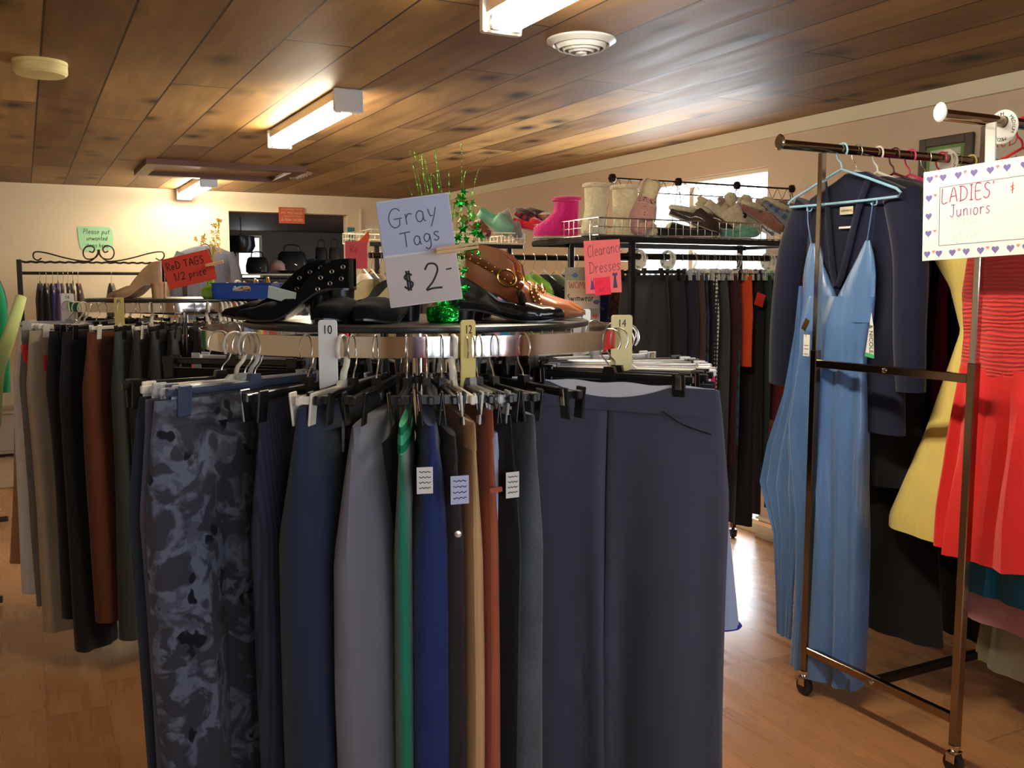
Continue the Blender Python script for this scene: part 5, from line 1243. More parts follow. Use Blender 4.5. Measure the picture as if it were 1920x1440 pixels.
slipper('mint green slipper lying flat under the plush ones', fuzzy('mint_fleece', (110, 180, 160)), inb(1345, 0, 3.68), VR + .1, L=.2)
slipper('black slipper lying flat under the studded pink one', fuzzy('black_fleece', (34, 30, 32)), inb(1215, 0, 3.74), VR + .2, L=.22)

# ---------------------------------------------------------------- rear unit with white wire basket
BY, BX0, BX1 = 4.24, 1.44, 2.24; BZ = at(900, 455, Y=BY).z
r = empty('display_rack', ((BX0 + BX1) / 2, BY + .22, 0), 0, 'rear display rack with white wire basket, behind the foil bouquet', 'clothing rack')
ox2, oy2 = (BX0 + BX1) / 2, BY + .22
wire_basket(r, BX0 - ox2, BX1 - ox2, -.22, .22, BZ, .05, mat=plain('white_wire', (232, 222, 190), .4))
MB().box((0, -.2, BZ - .016), (BX1 - BX0, .02, .02), bev=.002).build('deck_frame', M['black'], r, smooth=False)
BR = at(1000, 483, Y=BY + .04).z
MB().tube([(BX0 - ox2, -.18, BR), (BX1 + .75 - ox2, -.18, BR)], .014, 12).build('rail', M['gun'], r)
for x in (BX0 + .05 - ox2, BX1 - .05 - ox2, BX1 + .72 - ox2):
    MB().box((x, -.15, BZ / 2), (.022, .022, BZ - .02), bev=.002).build('post', M['black'], r, smooth=False); MB().box((x, 0, .02), (.03, .44, .03), bev=.003).build('foot', M['black'], r, smooth=False)
DR = [(702, 'ivory_crepe', (196, 186, 164), 'ivory crepe', .9), (716, 'soft_black', (24, 23, 26), 'black chiffon', .95), (732, 'sand_linen', (170, 150, 118), 'sand linen', .8), (748, 'chocolate_cloth', (64, 44, 36), 'chocolate', .9), (764, 'stone_cloth', (150, 144, 132), 'stone grey', .85), (780, 'faded_black', (34, 34, 38), 'faded black', .9),
      (796, 'taupe_knit', (120, 104, 92), 'taupe knit', .85), (812, 'olive_drab', (84, 84, 56), 'olive', .9), (828, 'cream_lace', (204, 190, 158), 'cream lace', .9), (846, 'rosewood', (130, 64, 60), 'rosewood', .85), (864, 'wheat_knit', (190, 164, 116), 'wheat knit', .8), (878, 'burgundy_crepe', (112, 34, 44), 'burgundy crepe', .85), (892, 'eggshell', (206, 196, 174), 'eggshell', .8), (904, 'bottle_green', (36, 66, 52), 'bottle green', .85), (930, 'pale_pink_knit', (214, 160, 186), 'pale pink knit', .62), (948, 'sky_blue_knit', (40, 150, 190), 'sky blue', .5), (966, 'dove_grey', (150, 146, 150), 'dove grey', .6),
      (984, 'brick_red', (150, 44, 40), 'brick red', .6), (1004, 'lime_jersey', (150, 196, 50), 'lime green', .7), (1024, 'apple_green', (110, 170, 60), 'apple green', .7), (1046, 'soft_black', (24, 23, 26), 'plain black', 1.0), (1066, 'sage', (92, 104, 84), 'sage green', .9), (1086, 'teal_dark', (26, 74, 80), 'dark teal', .9), (1106, 'umber', (88, 70, 50), 'umber', .9)]
for k, (px, mn, c, lb, L) in enumerate(DR):
    onrail(at(px, 560, Y=BY - .1).x, 'dress', 'dress', lb + ' dress on the rear display rack', fabric(mn, c), L, hw=.2, t=.034, shirt=True, hk='shirt:tan' if k % 2 else 'shirt:clear', seed=240 + k, Y=BY + .04, z=BR)
leop = floral_mat('leopard_print', (96, 72, 44), (60, 44, 30), (22, 18, 16), 34); npr = floral_mat('navy_print', (28, 32, 62), (40, 50, 90), (90, 80, 110), 16)
onrail(at(1128, 560, Y=BY - .1).x, 'dress', 'dress', 'navy print dress hanging under the Clearance Dresses card', npr, 1.0, hw=.2, t=.05, shirt=True, hk='shirt:clear', seed=270, Y=BY + .04, z=BR)
onrail(at(1152, 560, Y=BY - .1).x, 'dress', 'dress', 'leopard print dress beside the navy print one', leop, 1.0, hw=.2, t=.05, shirt=True, hk='shirt:tan', seed=271, Y=BY + .04, z=BR)
onrail(at(1176, 560, Y=BY - .1).x, 'dress', 'dress', 'white and blush dress just left of the black rack post', fabric('blush_white', (206, 190, 186)), 1.0, hw=.2, t=.04, shirt=True, hk='shirt:white', seed=272, Y=BY + .04, z=BR)
# rear basket contents
def rin(px, py, Y=BY + .1): return at(px, py, Y=Y)
lean = leaning
Zr = BZ + .006
r, u = shoe('slipper', 'sage green rubber clog in the rear basket', plain('sage_rubber', (120, 172, 142), .5), rin(893, 402), VR + .1, L=.2, W=.1, heel=0, counter=.04, side=.04, throat=.42, vamp=.075, toe=.05, point=.2, solemat=plain('sage_rubber', (120, 172, 142), .5), rot=(.5, math.radians(32)), cat='slipper')
lean('grey fleece slipper with dark red sole patches', fuzzy('grey_fleece', (132, 126, 124)), 938, 398, BY + .08, 62, -.1, L=.17)
rp = plaid_mat('red_plaid_fleece', (130, 28, 40), (36, 24, 28), (90, 30, 36), 30)
lean('red plaid slipper left of its mate in the rear basket', rp, 962, 404, BY + .1, 32, -.1, L=.2, cuff=fuzzy('brown_fleece', (70, 52, 44)))
lean('red plaid slipper right of its mate in the rear basket', rp, 982, 404, BY + .14, 30, -.1, L=.2, cuff=fuzzy('brown_fleece', (70, 52, 44)))
lean('rust brown patterned slipper behind the foil stems', floral_mat('rust_pattern', (132, 76, 54), (100, 56, 40), (190, 160, 140), 20), 856, 415, BY + .06, 30, .2, L=.18)
lean('bright red slipper at the right end of the rear basket', fuzzy('bright_red_fleece', (196, 26, 44)), 958, 425, BY + .06, 12, -.1, L=.2)
p = rin(1022, 415, 4.3); o = MB().lathe([(.002, -.05), (.045, -.035), (.058, 0), (.045, .035), (.02, .05), (.002, .052)], 20).build('pompom', fuzzy('tan_plush', (170, 130, 106)), None, loc=p); o.scale = (1, 1, .9); tag(o, 'round tan plush pompom at the end of the rear basket', 'pompom')

# ---------------------------------------------------------------- cards hung from the racks
def fsign(name, label, c, w, h, roll, mat, rz=RY, cat='sign'):
    r = empty(name, c, (0, roll, rz), label, cat); MB().box((0, 0, 0), (w, .0016, h)).build('card', mat, r, smooth=False); return r
p = at(1130, 500, Y=3.565)
r = fsign('hanging_sign', 'pink card reading Clearance Dresses hung from the display rack corner', p, .158, .232, math.radians(-3), plain('salmon_pink_paper', (240, 116, 122), .8), RY - .1)
b = MB(); scrawl(b, 'Clearance', -.064, .045, .050, .0022, y=-.0014, xs=.62, rise=.12, gap=.1); scrawl(b, 'Dresses', -.060, -.028, .050, .0022, y=-.0014, xs=.72, gap=.1, rise=.08)
b.build('lettering', M['ink'], r, smooth=False)
MB().box((-.004, -.0018, -.085), (.07, .001, .078), rot=(0, -.05, 0)).build('sticky_note', plain('hot_coral_paper', (244, 44, 82), .8), r, smooth=False)
b = MB(); scrawl(b, 'All', -.03, -.078, .02, .0012, y=-.0026); scrawl(b, 'WE', -.02, -.11, .02, .0014, y=-.0026); b.build('note_lettering', plain('dark_red_ink', (150, 30, 60), .7), r, smooth=False)
MB().prism([(-.054, -.045), (-.05, -.06), (-.046, -.062), (-.042, -.045), (-.043, -.07), (-.038, -.098), (-.058, -.098), (-.053, -.07)], .001).build('dress_drawing', plain('purple_ink', (112, 40, 120), .8), r, smooth=False, loc=(0, -.0015, 0))
MB().prism([(.042, -.03), (.048, -.028), (.052, -.034), (.056, -.028), (.062, -.03), (.063, -.04), (.057, -.042), (.057, -.056), (.062, -.095), (.042, -.095), (.047, -.056), (.047, -.042), (.041, -.04)], .001).build('gown_drawing', plain('slate_ink', (74, 66, 96), .8), r, smooth=False, loc=(0, -.0015, 0))
MB().tube(catmull([(-.05, 0, .115), (-.05, .005, .17), (-.045, .012, .205)], 4), .001, 5).build('string', M['wire'], r)
p = at(1092, 552, Y=3.80)
r = fsign('hanging_sign', 'grey green WOMEN swimwear sign with fish stickers, behind the brown booties', p, .165, .25, math.radians(0), plain('grey_green_card', (150, 152, 138), .7), RY)
MB().box((0, -.0014, .0), (.15, .001, .13)).build('paper_band', plain('beige_paper', (196, 176, 150), .8), r, smooth=False)
b = MB(); scrawl(b, 'WOMEN', -.062, .028, .030, .003, y=-.0022, xs=.95); b.build('red_lettering', plain('brick_ink', (170, 60, 56), .7), r, smooth=False)
b = MB(); scrawl(b, 'Swimwear', -.07, -.03, .030, .0036, y=-.0022, xs=.8); b.build('lettering', M['ink'], r, smooth=False)
for x, z, c in ((-.035, .088, (70, 110, 160)), (.05, .09, (190, 80, 60)), (.066, -.035, (90, 96, 130)), (.06, -.10, (190, 80, 50))):
    MB().prism([(-.018, 0), (-.006, .010), (.006, .011), (.016, 0), (.006, -.011), (-.006, -.010), (-.018, .010), (-.014, 0), (-.018, -.010)][:6], .001).build('fish_sticker', plain('fish_%d' % c[0], c, .7), r, smooth=False, loc=(x, -.0016, z))
MB().tube(catmull([(-.06, 0, .124), (-.062, .005, .2), (-.05, .02, .27)], 4), .0012, 5).build('string', plain('teal_string', (30, 130, 110), .6), r)
p = at(668, 478, Y=4.20)
r = fsign('hanging_sign', 'small pink card left of the Gray Tags board, far behind', p, .10, .125, 0, plain('pink_red_card', (214, 84, 96), .8))
b = MB(); scrawl(b, 'Re', -.03, .01, .03, .0024, y=-.0014); scrawl(b, 'S', -.02, -.045, .03, .0024, y=-.0014); b.build('lettering', plain('dark_red_ink', (150, 30, 60), .7), r, smooth=False)
p = at(683, 448, Y=4.19)
o = MB().prism([(-.024, -.024), (-.024, -.008), (.02, .036), (.024, .008), (.01, -.04)], .002).build('paper_tag', plain('orange_paper', (228, 96, 44), .8), None, smooth=False, loc=p, rot=(0, 0, RY)); tag(o, 'small orange paper tag above the pink card', 'tag')
# its stand: a grey straight rack in the middle distance
r = empty('straight_clothing_rack', (2.05, 6.4, 0), 0, 'straight rack of dark clothes in the middle distance before the doorway', 'clothing rack')
MB().tube([(-.62, 0, 1.40), (.62, 0, 1.40)], .014, 12).build('rail', M['gun'], r)
for s in (-1, 1): MB().tube([(s * .6, 0, .04), (s * .6, 0, 1.40)], .013, 12).build('post', M['gun'], r); MB().box((s * .6, 0, .025), (.03, .5, .03), bev=.003).build('foot', M['gun'], r, smooth=False)
MD = [('black velvet', (20, 18, 22)), ('wine', (84, 24, 36)), ('charcoal', (44, 44, 50)), ('dark plum', (50, 26, 44)), ('jet black', (16, 16, 18)), ('crimson', (150, 28, 40)), ('slate blue', (44, 54, 72)), ('smoky grey', (78, 76, 80)), ('deep brown', (48, 34, 28)), ('ink', (24, 26, 40)), ('cherry', (120, 22, 40)), ('graphite', (38, 38, 42)), ('espresso', (36, 26, 22)), ('raven black', (18, 18, 22))]
for k, (lb, c) in enumerate(MD):
    onrail(1.50 + k * .085, 'top', 'top', lb + ' top on the straight rack before the doorway', fabric('mid_' + lb.replace(' ', '_'), c), .8, hw=.2, t=.035, shirt=True, hk='shirt:' + ('tan', 'black', 'clear')[k % 3], seed=300 + k, Y=6.4, z=1.40)

# ================================================================ things in the dark room
SX0, SX1, SZ, SY = 2.2, 3.45, at(570, 514, Y=11.0).z, 11.0
r = empty('wire_shelf', ((SX0 + SX1) / 2, SY + .15, 0), 0, 'white wire shelf on posts in the dark room, caps and bags on top', 'shelf')
wire_basket(r, -.62, .62, -.15, .15, SZ - .012, .010, step=.03, name='wire_deck', mat=plain('white_wire', (232, 222, 190), .4))
for s in (-1, 1): MB().tube([(s * .60, 0, 0), (s * .60, 0, SZ - .01)], .012, 10).build('post', M['gun'], r); MB().box((s * .60, 0, .015), (.03, .4, .03)).build('foot', M['gun'], r, smooth=False)
MB().tube([(-.6, .0, SZ - .05), (.6, .0, SZ - .05)], .01, 8).build('rail', M['gun'], r)
for k in range(12):
    onrail(SX0 + .10 + k * .09, 'top', 'top', ['black tunic', 'ruby top', 'grey sweater', 'teal blouse', 'dark cardigan', 'plum tunic', 'navy sweater', 'brown blouse', 'scarlet top', 'black sweater', 'olive tunic', 'white blouse'][k] + ' under the wire shelf in the dark room', fabric('room_%d' % k, [(22, 22, 24), (130, 24, 40), (90, 90, 94), (30, 90, 96), (34, 32, 36), (60, 30, 56), (30, 34, 60), (70, 50, 38), (160, 36, 30), (20, 20, 22), (70, 72, 46), (190, 186, 178)][k]), .6, hw=.18, t=.03, shirt=True, hk='shirt:clear', seed=330 + k, Y=SY + .15, z=SZ - .05)
def cap(px, py, lb, c, s=1.0, rz=0.0, brim=1, Y=SY + .12, logo=None):
    p = at(px, py, Y=Y); p.z = max(p.z, SZ + .004); m = fabric('cap_%d_%d' % (c[0], c[1]), c)
    r = empty('cap', p, RY + rz, lb, 'cap')
    MB().lathe([(.085 * s, 0), (.09 * s, .03 * s), (.082 * s, .075 * s), (.05 * s, .108 * s), (.012 * s, .12 * s), (.002, .122 * s)], 24).build('crown', m, r)
    MB().rings([[(math.cos(a) * .075 * s * k2 + 0, -.06 * s - abs(math.sin(a)) * .11 * s * k2, .004 + z) for a in [math.pi * q / 12 for q in range(13)]] for k2, z in ((1, 0), (1, .006))]).build('brim', m, r)
    MB().lathe([(.008 * s, 0), (.005 * s, .004 * s), (.001, .005 * s)], 10, c=(0, 0, .121 * s)).build('button', m, r)
    if logo: b = MB(); add_text(b, logo, .06, TXZ(0, -.094 * s, .05 * s)); b.build('emblem', M['white'], r, smooth=False)
    return r
cap(520, 507, 'pale pink baseball cap on the wire shelf in the dark room', (196, 150, 142), 1.0, .6)
cap(586, 505, 'navy cap with white letters on the wire shelf', (26, 30, 60), 1.05, 0, logo='M')
cap(610, 508, 'black cap at the right end of the wire shelf', (20, 18, 20), .9, .4)
def bag(px, py0, py1, w, lb, c, Y=SY + .15, handle=True):
    a = at(px, py1, Y=Y); hgt = at(px, py0, Y=Y).z - a.z; a.z = max(a.z, SZ + .002); m = leather('bag_%d' % c[0], c, .6)
    r = empty('handbag', a, RY, lb, 'bag'); b = MB()
    b.rings([[(w / 2 * k2 * math.copysign(abs(math.cos(t)) ** .7, math.cos(t)), d * math.sin(t), z * hgt * .75) for t in [2 * math.pi * q / 24 for q in range(24)]] for k2, d, z in ((.8, .05, 0), (1, .075, .1), (1, .075, .5), (.85, .05, .9), (.7, .03, 1))]); b.build('body', m, r)
    MB().tube(catmull([(-w * .25, 0, hgt * .68), (-w * .2, 0, hgt * .95), (w * .2, 0, hgt * .95), (w * .25, 0, hgt * .68)], 5), .008, 8).build('handle', m, r)
bag(548, 458, 512, .36, 'big slouchy black bag in the middle of the wire shelf', (20, 20, 22))
bag(603, 448, 512, .16, 'tall narrow dark bag behind the navy cap', (30, 24, 26), Y=SY + .25)
bag(628, 448, 512, .16, 'dim brown bag at the right end of the wire shelf', (60, 44, 38), Y=SY + .25)
bag(483, 480, 522, .26, 'square black case before the bright window', (14, 14, 15), Y=SY + .05)
p = at(452, 446, Y=10.6)
r = empty('pendant_lamp', (p.x, 10.6, 2.60), 0, 'black bell shaped pendant lampshade in the dark room', 'lamp')
MB().tube([(0, 0, 0), (0, 0, p.z - 2.60 + .02)], .006, 8).build('cord', M['black'], r)
MB().lathe([(.05, .0), (.14, -.012), (.15, -.12), (.11, -.19), (.105, -.18), (.14, -.115), (.13, -.02)], 24, c=(0, 0, p.z - 2.60 + .03)).build('lamp_shade', M['black'], r)
# ================================================================ chrome double rail rack at right
FX, FY0, FY1 = 2.40, 1.80, 2.41; T2 = .026
r = empty('rolling_rack', ((FX + 3.5) / 2, (FY0 + FY1) / 2, 0), 0, 'chrome rolling rack with two raised rails of dresses at right', 'clothing rack')
ox3, oy3 = (FX + 3.5) / 2, (FY0 + FY1) / 2
BR_ = M['chrome_b']
for sx in (FX - ox3, 3.5 - ox3):
    for y in (FY0 - oy3, FY1 - oy3):
        MB().box((sx, y, (.085 + 1.225) / 2), (T2, T2, 1.14), bev=.002).build('lower_post', BR_, r, smooth=False)
        MB().box((sx, y, (1.2 + 1.885) / 2), (T2 * .8, T2 * .8, .685), bev=.002).build('upper_post', M['chrome'], r, smooth=False)
        c = empty('caster', (sx, y, 0)); c.parent = r
        MB().lathe([(.018, .088), (.018, .078), (.012, .07), (.012, .058)], 16).build('stem', M['chrome'], c)
        b = MB(); b.box((-.017, 0, .05), (.004, .03, .03), bev=.001); b.box((.017, 0, .05), (.004, .03, .03), bev=.001); b.box((0, 0, .064), (.038, .03, .004)); b.build('fork', M['chrome'], c, smooth=False)
        b = MB(); b.rings([[(x, q * math.cos(a), .031 + q * math.sin(a)) for a in [2 * math.pi * k / 24 for k in range(24)]] for x, q in ((-.013, .02), (-.012, .029), (-.006, .031), (.006, .031), (.012, .029), (.013, .02))]); b.build('wheel', M['black'], c)
    for z in (1.18, .165):
        MB().box((sx, 0, z), (T2 * .9, FY1 - FY0 - T2, T2), bev=.002).build('crossbar', BR_, r, smooth=False)
        MB().lathe([(.009, 0), (.008, .004), (.003, .007)], 14).build('bolt', M['chrome'], r, loc=(sx - T2 * .45, 0, z), rot=(0, -math.pi / 2, 0))
MB().box((0, 0, .165), (3.5 - FX - T2, T2, T2), bev=.002).build('base_bar', M['gun'], r, smooth=False)
RLZ = 1.902
for y in (FY0 - oy3, FY1 - oy3):
    MB().tube([(2.215 - ox3, y, RLZ), (3.64 - ox3, y, RLZ)], .0155, 20).build('top_rail', BR_, r)
    MB().rings([[(2.213 - ox3 + x, y + q * math.cos(a), RLZ + .006 + q * 1.25 * math.sin(a)) for a in [2 * math.pi * k / 24 for k in range(24)]] for x, q in ((.004, .019), (-.002, .021), (-.006, .018))]).build('end_cap', M['chrome'] if y > 0 else M['white'], r)
def R1(X): return Vector((X, FY1 - .0, RLZ))
def R2(X): return Vector((X, FY0 + .0, RLZ))
HY = -math.pi / 2                                 # hanger plane runs along Y; local -X points to the back wall, -Y faces the shop
# navy jacket and blue satin gown at the near end of the far rail
Xd = 2.49
hanger('tube:lightblue', .50, R1(Xd), HY + .0, 'light blue tubular hanger carrying the satin gown')
satm = M['satin']
def front_panel(cols, n=26, dy=0.0):
    """cols: list of (z, y0, y1) strips turned into a softly folded sheet in the hanger plane (local XZ)"""
    P_ = []
    for (z, a, c, amp) in cols: P_.append([(lerp(a, c, k / n), dy + amp * math.sin(k * 1.15 + z * 2.0) + amp * .6 * math.sin(k * .5 - z * 3), z) for k in range(n + 1)])
    return P_
# gown: closed loft below the bust, two shaped cups and straps above
g = garment('gown', 'gown', 'long steel blue satin gown with thin straps and V neckline', satm, R1(Xd), HY,
    [(-.495, 0, .160, .028), (-.54, -.008, .160, .036), (-.60, -.015, .160, .045), (-.70, -.015, .155, .045), (-.95, -.02, .185, .055), (-1.15, .0, .165, .06), (-1.3, .02, .145, .07), (-1.60, .02, .14, .075), (-1.84, .01, .145, .075)], fold=.022, freq=2.2, seed=401, n=64, m=60, edge=.012)
for s in (-1, 1):
    rows = [(-.31, s * .125, .010, .004), (-.36, s * .120, .032, .012), (-.42, s * .106, .055, .019), (-.50, s * .082, .079, .027), (-.58, s * .078, .078, .034)]
    rr = [((-.31 - z) / .27, z, cx, 0, hw, ht) for z, cx, hw, ht in rows]
    mb = MB(); cloth_loft(mb, rr, n=24, m=12, e=2.0, fold=.002, seed=5 + s, edge=.001); mb.build('bodice_cup', satm, g)
    MB().tube(catmull([(s * .125, -.004, -.315), (s * .14, -.008, -.24), (s * .145, -.006, -.186)], 4), .0022, 6).build('shoulder_strap', satm, g)
    MB().tube(catmull([(s * .10, .012, -.46), (s * .135, .010, -.3), (s * .147, .004, -.186)], 4), .0018, 6).build('shoulder_strap', M['navy'], g)
def slab(parent, name, mat, cols, dy, th=.006, n=22):
    b = MB(); A = front_panel(cols, n, dy); B = [[(p[0], p[1] + th, p[2]) for p in q] for q in A]
    m = len(A[0]); k0 = len(A); b.grid(A); b.grid([q[::-1] for q in B])
    edge_a = [q[0] for q in A] + A[-1][1:] + [q[-1] for q in A[::-1][1:]] + A[0][::-1][1:-1]
    edge_b = [(p[0], p[1] + th, p[2]) for p in edge_a]; b.rings([edge_a, edge_b], cap0=False, cap1=False)
    return b.build(name, mat, parent)
# side drape hanging in a point at the left (far) side
dr = slab(g, 'side_drape', satm, [(-.46, -.145, -.150, .002), (-.62, -.14, -.165, .003), (-.85, -.12, -.21, .006), (-1.05, -.11, -.29, .008), (-1.20, -.10, -.325, .009), (-1.26, -.10, -.30, .009), (-1.38, -.12, -.245, .008), (-1.56, -.13, -.225, .008), (-1.76, -.14, -.21, .006)], -.03)
tg = MB().box((0, 0, 0), (.03, .0012, .075), bev=.0005).build('hang_tag', M['white'], g, smooth=False, loc=(-.055, -.080, -.665), rot=(0, 0, 0))
MB().box((-.004, -.004, .072), (.022, .0012, .042), rot=(0, .5, 0)).build('gold_tag', M['gold'], tg, smooth=False)
MB().tube([(0, -.002, .03), (-.006, -.004, .05), (-.002, -.002, .07)], .0008, 5).build('tag_string', M['black'], tg)
b = MB()
for z in (.0, -.012, -.03): b.box((0, -.001, z), (.02, .0006, .002))
b.build('tag_print', M['ink'], tg, smooth=False)
# jacket behind it
Xj = 2.56
hanger('shirt:clear', .42, R1(Xj), HY, 'clear hanger inside the navy jacket')
jm = fabric('navy_crepe', (20, 24, 47), var=.08)
j = garment('jacket', 'jacket', 'dark navy open jacket with cream neck label behind the satin gown', jm, R1(Xj), HY,
    [(-.075, .0, .05, .02), (-.10, 0, .10, .03), (-.145, 0, .215, .040), (-.25, 0, .235, .05), (-.5, 0, .22, .05), (-.82, .02, .23, .055), (-.95, .02, .235, .055)], fold=.014, freq=1.5, seed=402, n=50, m=36)
for s, pts in ((1, [(.20, -.01, -.165), (.255, -.02, -.36), (.265, -.02, -.62), (.27, -.01, -.80)]), (-1, [(-.20, -.01, -.165), (-.275, -.02, -.34), (-.31, -.02, -.60), (-.325, -.01, -.83)])):
    sleeve(j, pts, .068, .054, jm)
MB().tube(catmull([(.10, -.048, -.10), (.07, -.060, -.2), (.02, -.066, -.40), (-.005, -.066, -.46)], 5), .014, 8, flat=.4, up=(0, 1, 0)).build('lapel', jm, j)
MB().tube(catmull([(-.10, -.048, -.10), (-.07, -.060, -.2), (-.03, -.066, -.40), (-.01, -.066, -.46)], 5), .014, 8, flat=.4, up=(0, 1, 0)).build('lapel', jm, j)
lb_ = MB().box((0, 0, 0), (.058, .0012, .026)).build('neck_label', plain('cream_label', (206, 200, 170), .7), j, smooth=False, loc=(.02, -.062, -.205))
b = MB(); b.tube([(lerp(-.024, .024, k / 24), -.001, .0045 * math.sin(k * 2.3) * (1 - .3 * math.sin(k))) for k in range(25)], .0007, 4); b.build('label_lettering', M['ink'], lb_, smooth=False)
MB().box((0, 0, 0), (.058, .0014, .007)).build('size_label', M['white'], j, smooth=False, loc=(.022, -.066, -.262))
# brand tag at the sleeve side
tb = MB().prism([(-.016, -.07), (.022, -.075), (.014, .03), (.004, .075)], .0012).build('hang_tag', M['white'], j, smooth=False, loc=(.175, -.10, -.62))
MB().prism([(-.016, -.07), (.022, -.075), (.021, -.062), (-.0145, -.056)], .0016).build('green_band', plain('tag_green', (60, 170, 110), .6), tb, smooth=False, loc=(0, -.0005, 0))
b = MB(); add_text(b, '& NICOLE', .021, Matrix.Translation((.007, -.0014, -.012)) @ Matrix.Rotation(math.pi / 2 - .06, 4, 'Y') @ Matrix.Rotation(math.pi / 2, 4, 'X')); b.build('tag_lettering', M['ink'], tb, smooth=False)
# rest of the far rail
FR = [(2.66, 'soft_black', (24, 23, 26), 'black crepe dress right behind the navy jacket', 1.0, .245, 'tube:white', 'white'), (2.74, 'jet_lace', (18, 17, 20), 'black lace dress, third from the near end of the far rail', 1.55, .22, 'tube:maroon', 'maroon'),
      (2.82, 'magenta_satin', (150, 36, 90), 'magenta dress whose shoulder shows behind the black ones', .9, .2, 'tube:pink', 'pink'), (2.90, 'midnight', (26, 30, 56), 'midnight blue gown with long skirt on the far rail', 1.2, .22, 'shirt:black', 'black'), (2.98, 'crimson_chiffon', (150, 30, 44), 'crimson chiffon dress on the far rail', 1.05, .22, 'tube:red', 'red'),
      (3.06, 'soft_black', (24, 23, 26), 'long black skirted gown on the far rail', 1.6, .24, 'shirt:clear', 'clear'), (3.14, 'plum_satin', (80, 30, 60), 'plum dress on the far rail', 1.0, .2, 'tube:yellow', 'yellow'), (3.22, 'soft_black', (26, 25, 28), 'black gown with sequins near the far rail disc', 1.5, .23, 'tube:white', 'ivory'),
      (3.32, 'oyster', (180, 170, 150), 'oyster coloured dress near the right wall', 1.0, .2, 'shirt:tan', 'tan')]
for k, (X, mn, c, lb, L, hw, hk, hc) in enumerate(FR):
    hanger(hk, .44, R1(X), HY + .02 * (k % 3 - 1), hc + ' hanger carrying the ' + lb.split(' whose')[0].split(' right behind')[0].split(', third')[0].split(' with')[0].split(' on the')[0].split(' near')[0])
    garment('dress', 'dress', lb, fabric(mn, c), R1(X), HY, shoulders_rows(hw * 2, L, .07, waist=.85, hem=1.0 + .25 * (L > 1.3)), fold=.016, seed=410 + k)
# near rail: red and yellow gowns
def gown(X, c, lb, hk, hl, mat, rows, rail=R2, **kw):
    hanger(hk, .42, rail(X), HY, hl); return garment('gown', 'gown', lb, mat, rail(X), HY, rows, **kw)
red = fabric('scarlet_chiffon', (218, 42, 40), sheen=.3, var=.08); yel = satin('yellow_satin', (244, 222, 126), .5)
N = NT('ruched_scarlet'); w_ = N.n('ShaderNodeTexWave'); w_.wave_type = 'BANDS'; w_.bands_direction = 'Z'; w_.inputs['Scale'].default_value = 26; w_.inputs['Distortion'].default_value = 6; w_.inputs['Detail'].default_value = 3
N.L(N.scalev(.35, .35, 1.0), w_.inputs['Vector']); N.set(color=N.mix(w_.outputs['Fac'], lin(200, 34, 34), lin(226, 50, 46)), rough=.85, sheen=.3); N.bump(w_.outputs['Fac'], .8, .006); ruch = N.mat
rg = gown(2.56, None, 'bright scarlet chiffon gown with ruched bodice, front of the near rail', 'tube:red', 'red tubular hanger with tall hook carrying the scarlet gown', red,
   [(-.70, .03, .19, .06), (-.78, .03, .195, .07), (-1.0, .03, .215, .085), (-1.15, .03, .235, .10), (-1.27, .035, .245, .11)], fold=.020, freq=3.0, seed=430, n=70, m=36, edge=.004)
mb = MB(); cloth_loft(mb, [((-.30 + .0 - z) / .42, z, cx, 0, hw, ht) for z, cx, hw, ht in ((-.30, .04, .16, .02), (-.36, .035, .19, .045), (-.48, .03, .195, .055), (-.60, .03, .185, .05), (-.72, .03, .193, .06))], n=50, m=26, e=2.2, fold=.006, freq=1.2, seed=9, edge=.004); mb.build('bodice', ruch, rg)
for s in (-1, 1): MB().tube(catmull([(s * .15, -.01, -.32), (s * .13, -.012, -.25), (s * .12, 0, -.185)], 4), .004, 6).build('shoulder_strap', red, rg)
gown(2.66, None, 'pale yellow satin gown showing left of the scarlet one', 'tube:white', 'white hanger carrying the yellow gown', yel,
   [(-.16, 0, .06, .02), (-.20, -.04, .17, .03), (-.30, -.10, .235, .05), (-.36, -.11, .255, .06), (-.46, -.07, .225, .05), (-.60, -.05, .20, .05), (-.95, -.11, .26, .07), (-1.24, -.17, .32, .09), (-1.28, -.17, .32, .09)], fold=.014, freq=1.8, seed=431, n=50, m=40)
gown(2.74, None, 'teal blue dress whose hem shows under the scarlet gown', 'tube:lightblue', 'second light blue hanger, on the near rail', fabric('teal_cotton', (24, 96, 130)),
   shoulders_rows(.48, 1.30, .07, hem=1.18), fold=.012, freq=3, seed=432)
gown(2.82, None, 'dusty pink dress with a wide hem below the teal one', 'tube:pink', 'pink hanger carrying the dusty pink dress', fabric('dusty_pink_cotton', (196, 142, 150)), shoulders_rows(.50, 1.42, .07, hem=1.3), fold=.012, freq=2, seed=433)
gown(2.90, None, 'olive grey satin gown with deep folds near the floor', 'tube:white', 'white hanger carrying the olive grey gown', satin('olive_grey_satin', (140, 138, 112), .5), shoulders_rows(.50, 1.60, .08, hem=1.25), fold=.018, freq=3, seed=434)
gown(3.0, None, 'dark maroon velvet gown behind the olive grey one', 'tube:maroon', 'maroon hanger carrying the velvet gown', fabric('maroon_velvet', (80, 20, 36), sheen=.4), shoulders_rows(.46, 1.3, .12, hem=1.1), fold=.02, seed=435)
gown(3.1, None, 'black beaded gown deep on the near rail', 'shirt:black', 'black hanger carrying the beaded gown', fabric('jet_lace', (18, 17, 20)), shoulders_rows(.46, 1.62, .12, hem=1.2), fold=.02, seed=436)
gown(3.2, None, 'taupe gown deepest on the near rail', 'shirt:tan', 'tan hanger carrying the taupe gown', fabric('taupe_satin', (120, 104, 90)), shoulders_rows(.46, 1.55, .12, hem=1.2), fold=.02, seed=437)
